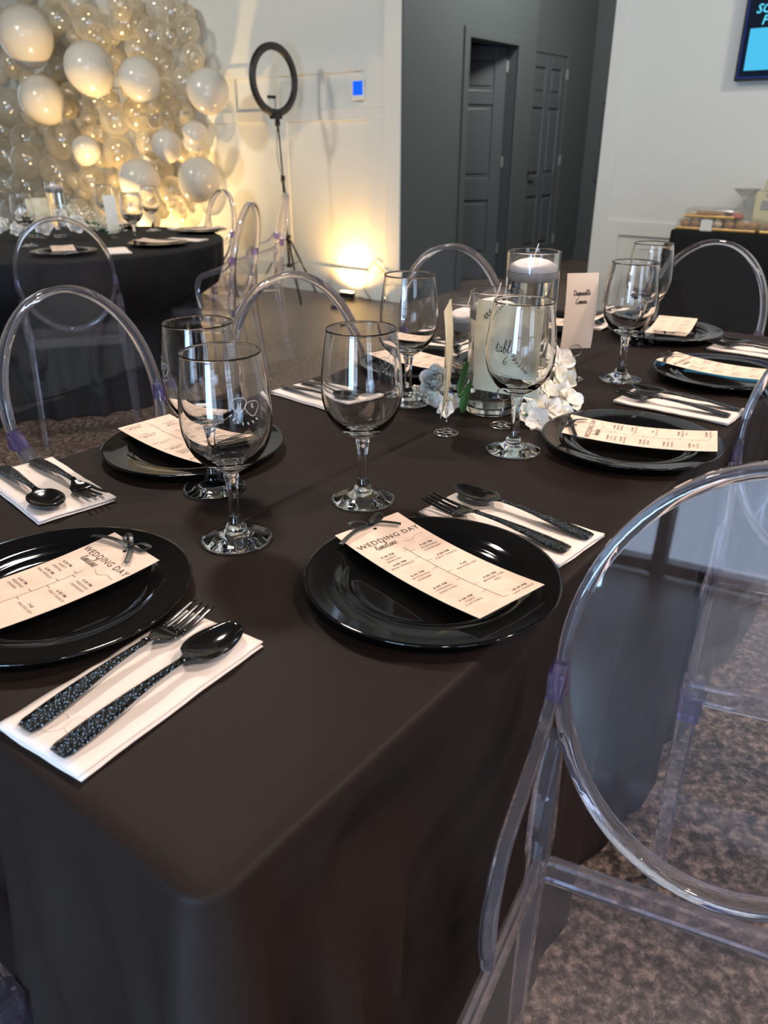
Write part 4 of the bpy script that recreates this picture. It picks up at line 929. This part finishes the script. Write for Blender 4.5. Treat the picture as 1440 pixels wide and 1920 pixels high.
# small pearl balloons packed behind, against the wall
r2 = random.Random(3)
nb2 = 0
for k in range(1400):
    if nb2 >= 105: break
    px = r2.uniform(-20, 385); py = r2.uniform(-15, 425)
    lim = 350 + 40 * math.sin(py / 60.) if py < 250 else 385
    if px > lim: px = r2.uniform(0, 320)
    if balloon(px, py, r2.uniform(12, 20), BC2, 'small pearl balloon packed deep against the wall behind larger ones', .10 + .05 * r2.random(), 'small pearl balloons packed behind', must=False): nb2 += 1
tag(MB().sweep(catmull([W(2.05, .25, 2.6), W(2.12, .22, 2.3), W(2.1, .25, 2.05)], 6), .035, .01, up=tuple(NB)).build('tulle_strip', M['petal2']), 'pale fabric strip hanging at the top right of the balloon wall', 'fabric')

# ------------------------------------------------------------------ food table at the right
FT = V(1.665, 4.78, 0); fa = math.atan2(-D1.y, -D1.x)
ft = thing('food_table', 'folding table under the black cloth by the right wall', 'table', FT, fa)
MB().box((.95, .25, .73), (1.8, .44, .02)).build('table_top', M['whitep'], ft, False)
for x in (.12, 1.78):
    for y in (.08, .42): MB().sweep([(x, y, 0), (x, y, .72)], .03, .03, k=8).build('leg', M['blackm'], ft)
f = MB(); secs = []
def rrect(x0, x1, y0, y1, r_, z, amp=0):
    o_ = []
    for cx, cy, a0 in [(x1 - r_, y1 - r_, 0), (x0 + r_, y1 - r_, PI / 2), (x0 + r_, y0 + r_, PI), (x1 - r_, y0 + r_, 1.5 * PI)]:
        for i in range(8): a = a0 + PI / 2 * i / 7; o_.append((cx + r_ * math.cos(a), cy + r_ * math.sin(a), z))
    out = []
    for i in range(len(o_)):
        a, b_ = V(*o_[i]), V(*o_[(i + 1) % len(o_)]); k = 14 if (a - b_).length > .2 else 1
        for j in range(k): p = a.lerp(b_, j / k); out.append(p + V(0, math.sin((p.x + p.y) * 30) * amp, 0))
    return out
for ins, z, am in [(.03, .755, 0), (.012, .755, 0), (.003, .751, 0), (0, .742, 0), (-.002, .6, .006), (-.006, .3, .014), (-.01, .01, .02)]: secs.append(rrect(ins, 1.9 - ins, ins, .49 - ins * .5, .03, z, am))
f.loft(secs, cap=False); f.f.append(list(range(len(secs[0])))[::-1]); f.v = [tuple(Matrix.Rotation(fa, 3, 'Z') @ V(*q) + FT) for q in f.v]
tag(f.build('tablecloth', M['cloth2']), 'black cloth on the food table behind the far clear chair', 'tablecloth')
def FTp(x, y, z): return Matrix.Rotation(fa, 3, 'Z') @ V(x, y, z) + FT
def clamshell(label, x, y, z, wd, dp, hh, n_, food, base='gold', white_label=False):
    t = thing('food_tray', label, 'food tray', FTp(x, y, z), fa)
    bevel(MB().box((wd / 2, dp / 2, .008), (wd, dp, .014)).build('tray_base', M[base], t, False), .003)
    f = MB(); s = [[(a, b_, z_) for a, b_ in ((i_, i_), (wd - i_, i_), (wd - i_, dp - i_), (i_, dp - i_))] for i_, z_ in [(.0, .016), (.006, hh * .85), (.014, hh)]]
    f.loft(s); bevel(f.build('clear_lid', M['lid'], t, False), .004)
    for i in range(n_):
        cx = .035 + (wd - .07) * i / max(1, n_ - 1)
        for cy in (dp * .28, dp * .72):
            pr = [(0, 0), (.022, 0), (.028, .022), (.030, .030), (.022, .042), (.008, .050), (0, .052)] if food == 'cupcake' else [(0, 0), (.026, 0), (.032, .008), (.030, .018), (.018, .026), (0, .028)]
            MB().lathe([(a, b_ * (hh - .02) / .056) for a, b_ in pr], 14, (cx, cy, .016)).build('cupcake' if food == 'cupcake' else 'cookie', M[['cookie', 'frost', 'cookie', 'choc', 'cookie'][(i * 3 + int(cy * 40)) % 5]], t)
    if white_label: MB().box((wd * .40, -.003, hh * .42), (.065, .003, hh * 1.05)).build('paper_label', M['whitep'], t, False)
    return t
clamshell('long clear tray of golden cupcakes with a white paper label', .02, .03, .756, .44, .22, .062, 7, 'cupcake', white_label=True)
clamshell('clear tray of cupcakes cut by the right picture edge', .48, .03, .756, .40, .22, .062, 6, 'cupcake')
clamshell('clear tray of cookies stacked on the long cupcake tray', .05, .06, .820, .28, .17, .052, 5, 'cookie')
tag(MB().lathe([(0, 0), (.03, 0), (.05, .012), (.03, .03), (0, .034)], 16, FTp(.32, .12, .820)).build('glazed_pastry', M['screwb']), 'rosy glazed pastry lying beside the stacked cookies', 'pastry')
t = thing('snack_box', 'pale yellow printed snack box behind the cupcake trays', 'box', FTp(.36, .30, .756), fa)
bevel(MB().box((.17, .08, .10), (.34, .14, .20)).build('carton', M['yel'], t, False), .005)
for x, z, w_, h_ in [(.09, .13, .10, .05), (.24, .13, .10, .05), (.10, .185, .08, .02)]: MB().box((x, .009, z), (w_, .003, h_)).build('printed_patch', M['greyp'], t, False)
bevel(MB().box((.17, .08, .235), (.26, .12, .06)).build('lid', M['yel'], t, False), .006); MB().box((.15, .019, .235), (.10, .003, .04)).build('printed_patch', M['greyp'], t, False)
t = thing('fluted_glass_dish', 'footed fluted glass dish left of the yellow box', 'dish', FTp(.29, .38, .756), fa)
MB().lathe([(0, 0), (.04, 0), (.04, .006), (.012, .02), (.010, .15), (.03, .165), (.075, .21), (.073, .212), (.026, .170), (0, .168)], 24).build('glass_bowl', M['lid'], t)

# ------------------------------------------------------------------ pendant clusters over the room, outside the picture
for (x, y, z, lb) in [(4.2, .1, 2.25, 'black ring chandelier with warm bulbs near the side window'), (-3.6, 2.3, 2.2, 'black ring chandelier with warm bulbs by the left wall'), (-.4, -2.6, 2.4, 'black ring chandelier with warm bulbs near the entrance')]:
    t = thing('ring_chandelier', lb, 'chandelier', (x, y, z))
    MB().sweep([(.32 * math.cos(i * PI / 16), .32 * math.sin(i * PI / 16), 0) for i in range(32)], .02, .03, closed=True).build('ring', M['blackm'], t); MB().sweep([(0, 0, .4), (0, 0, CH - z)], .01, .01, k=6).build('rod', M['blackm'], t)
    for k in range(3): MB().sweep([(.32 * math.cos(k * 2.09), .32 * math.sin(k * 2.09), 0), (0, 0, .42)], .008, .008, k=5).build('arm', M['blackm'], t)
    for k in range(10): a = k * PI / 5; MB().lathe([(0, -.05), (.022, -.04), (.03, -.015), (.018, .02), (0, .03)], 12, (.32 * math.cos(a), .32 * math.sin(a), -.03 - .05 * (k % 2))).build('bulb', M['bulb'], t)
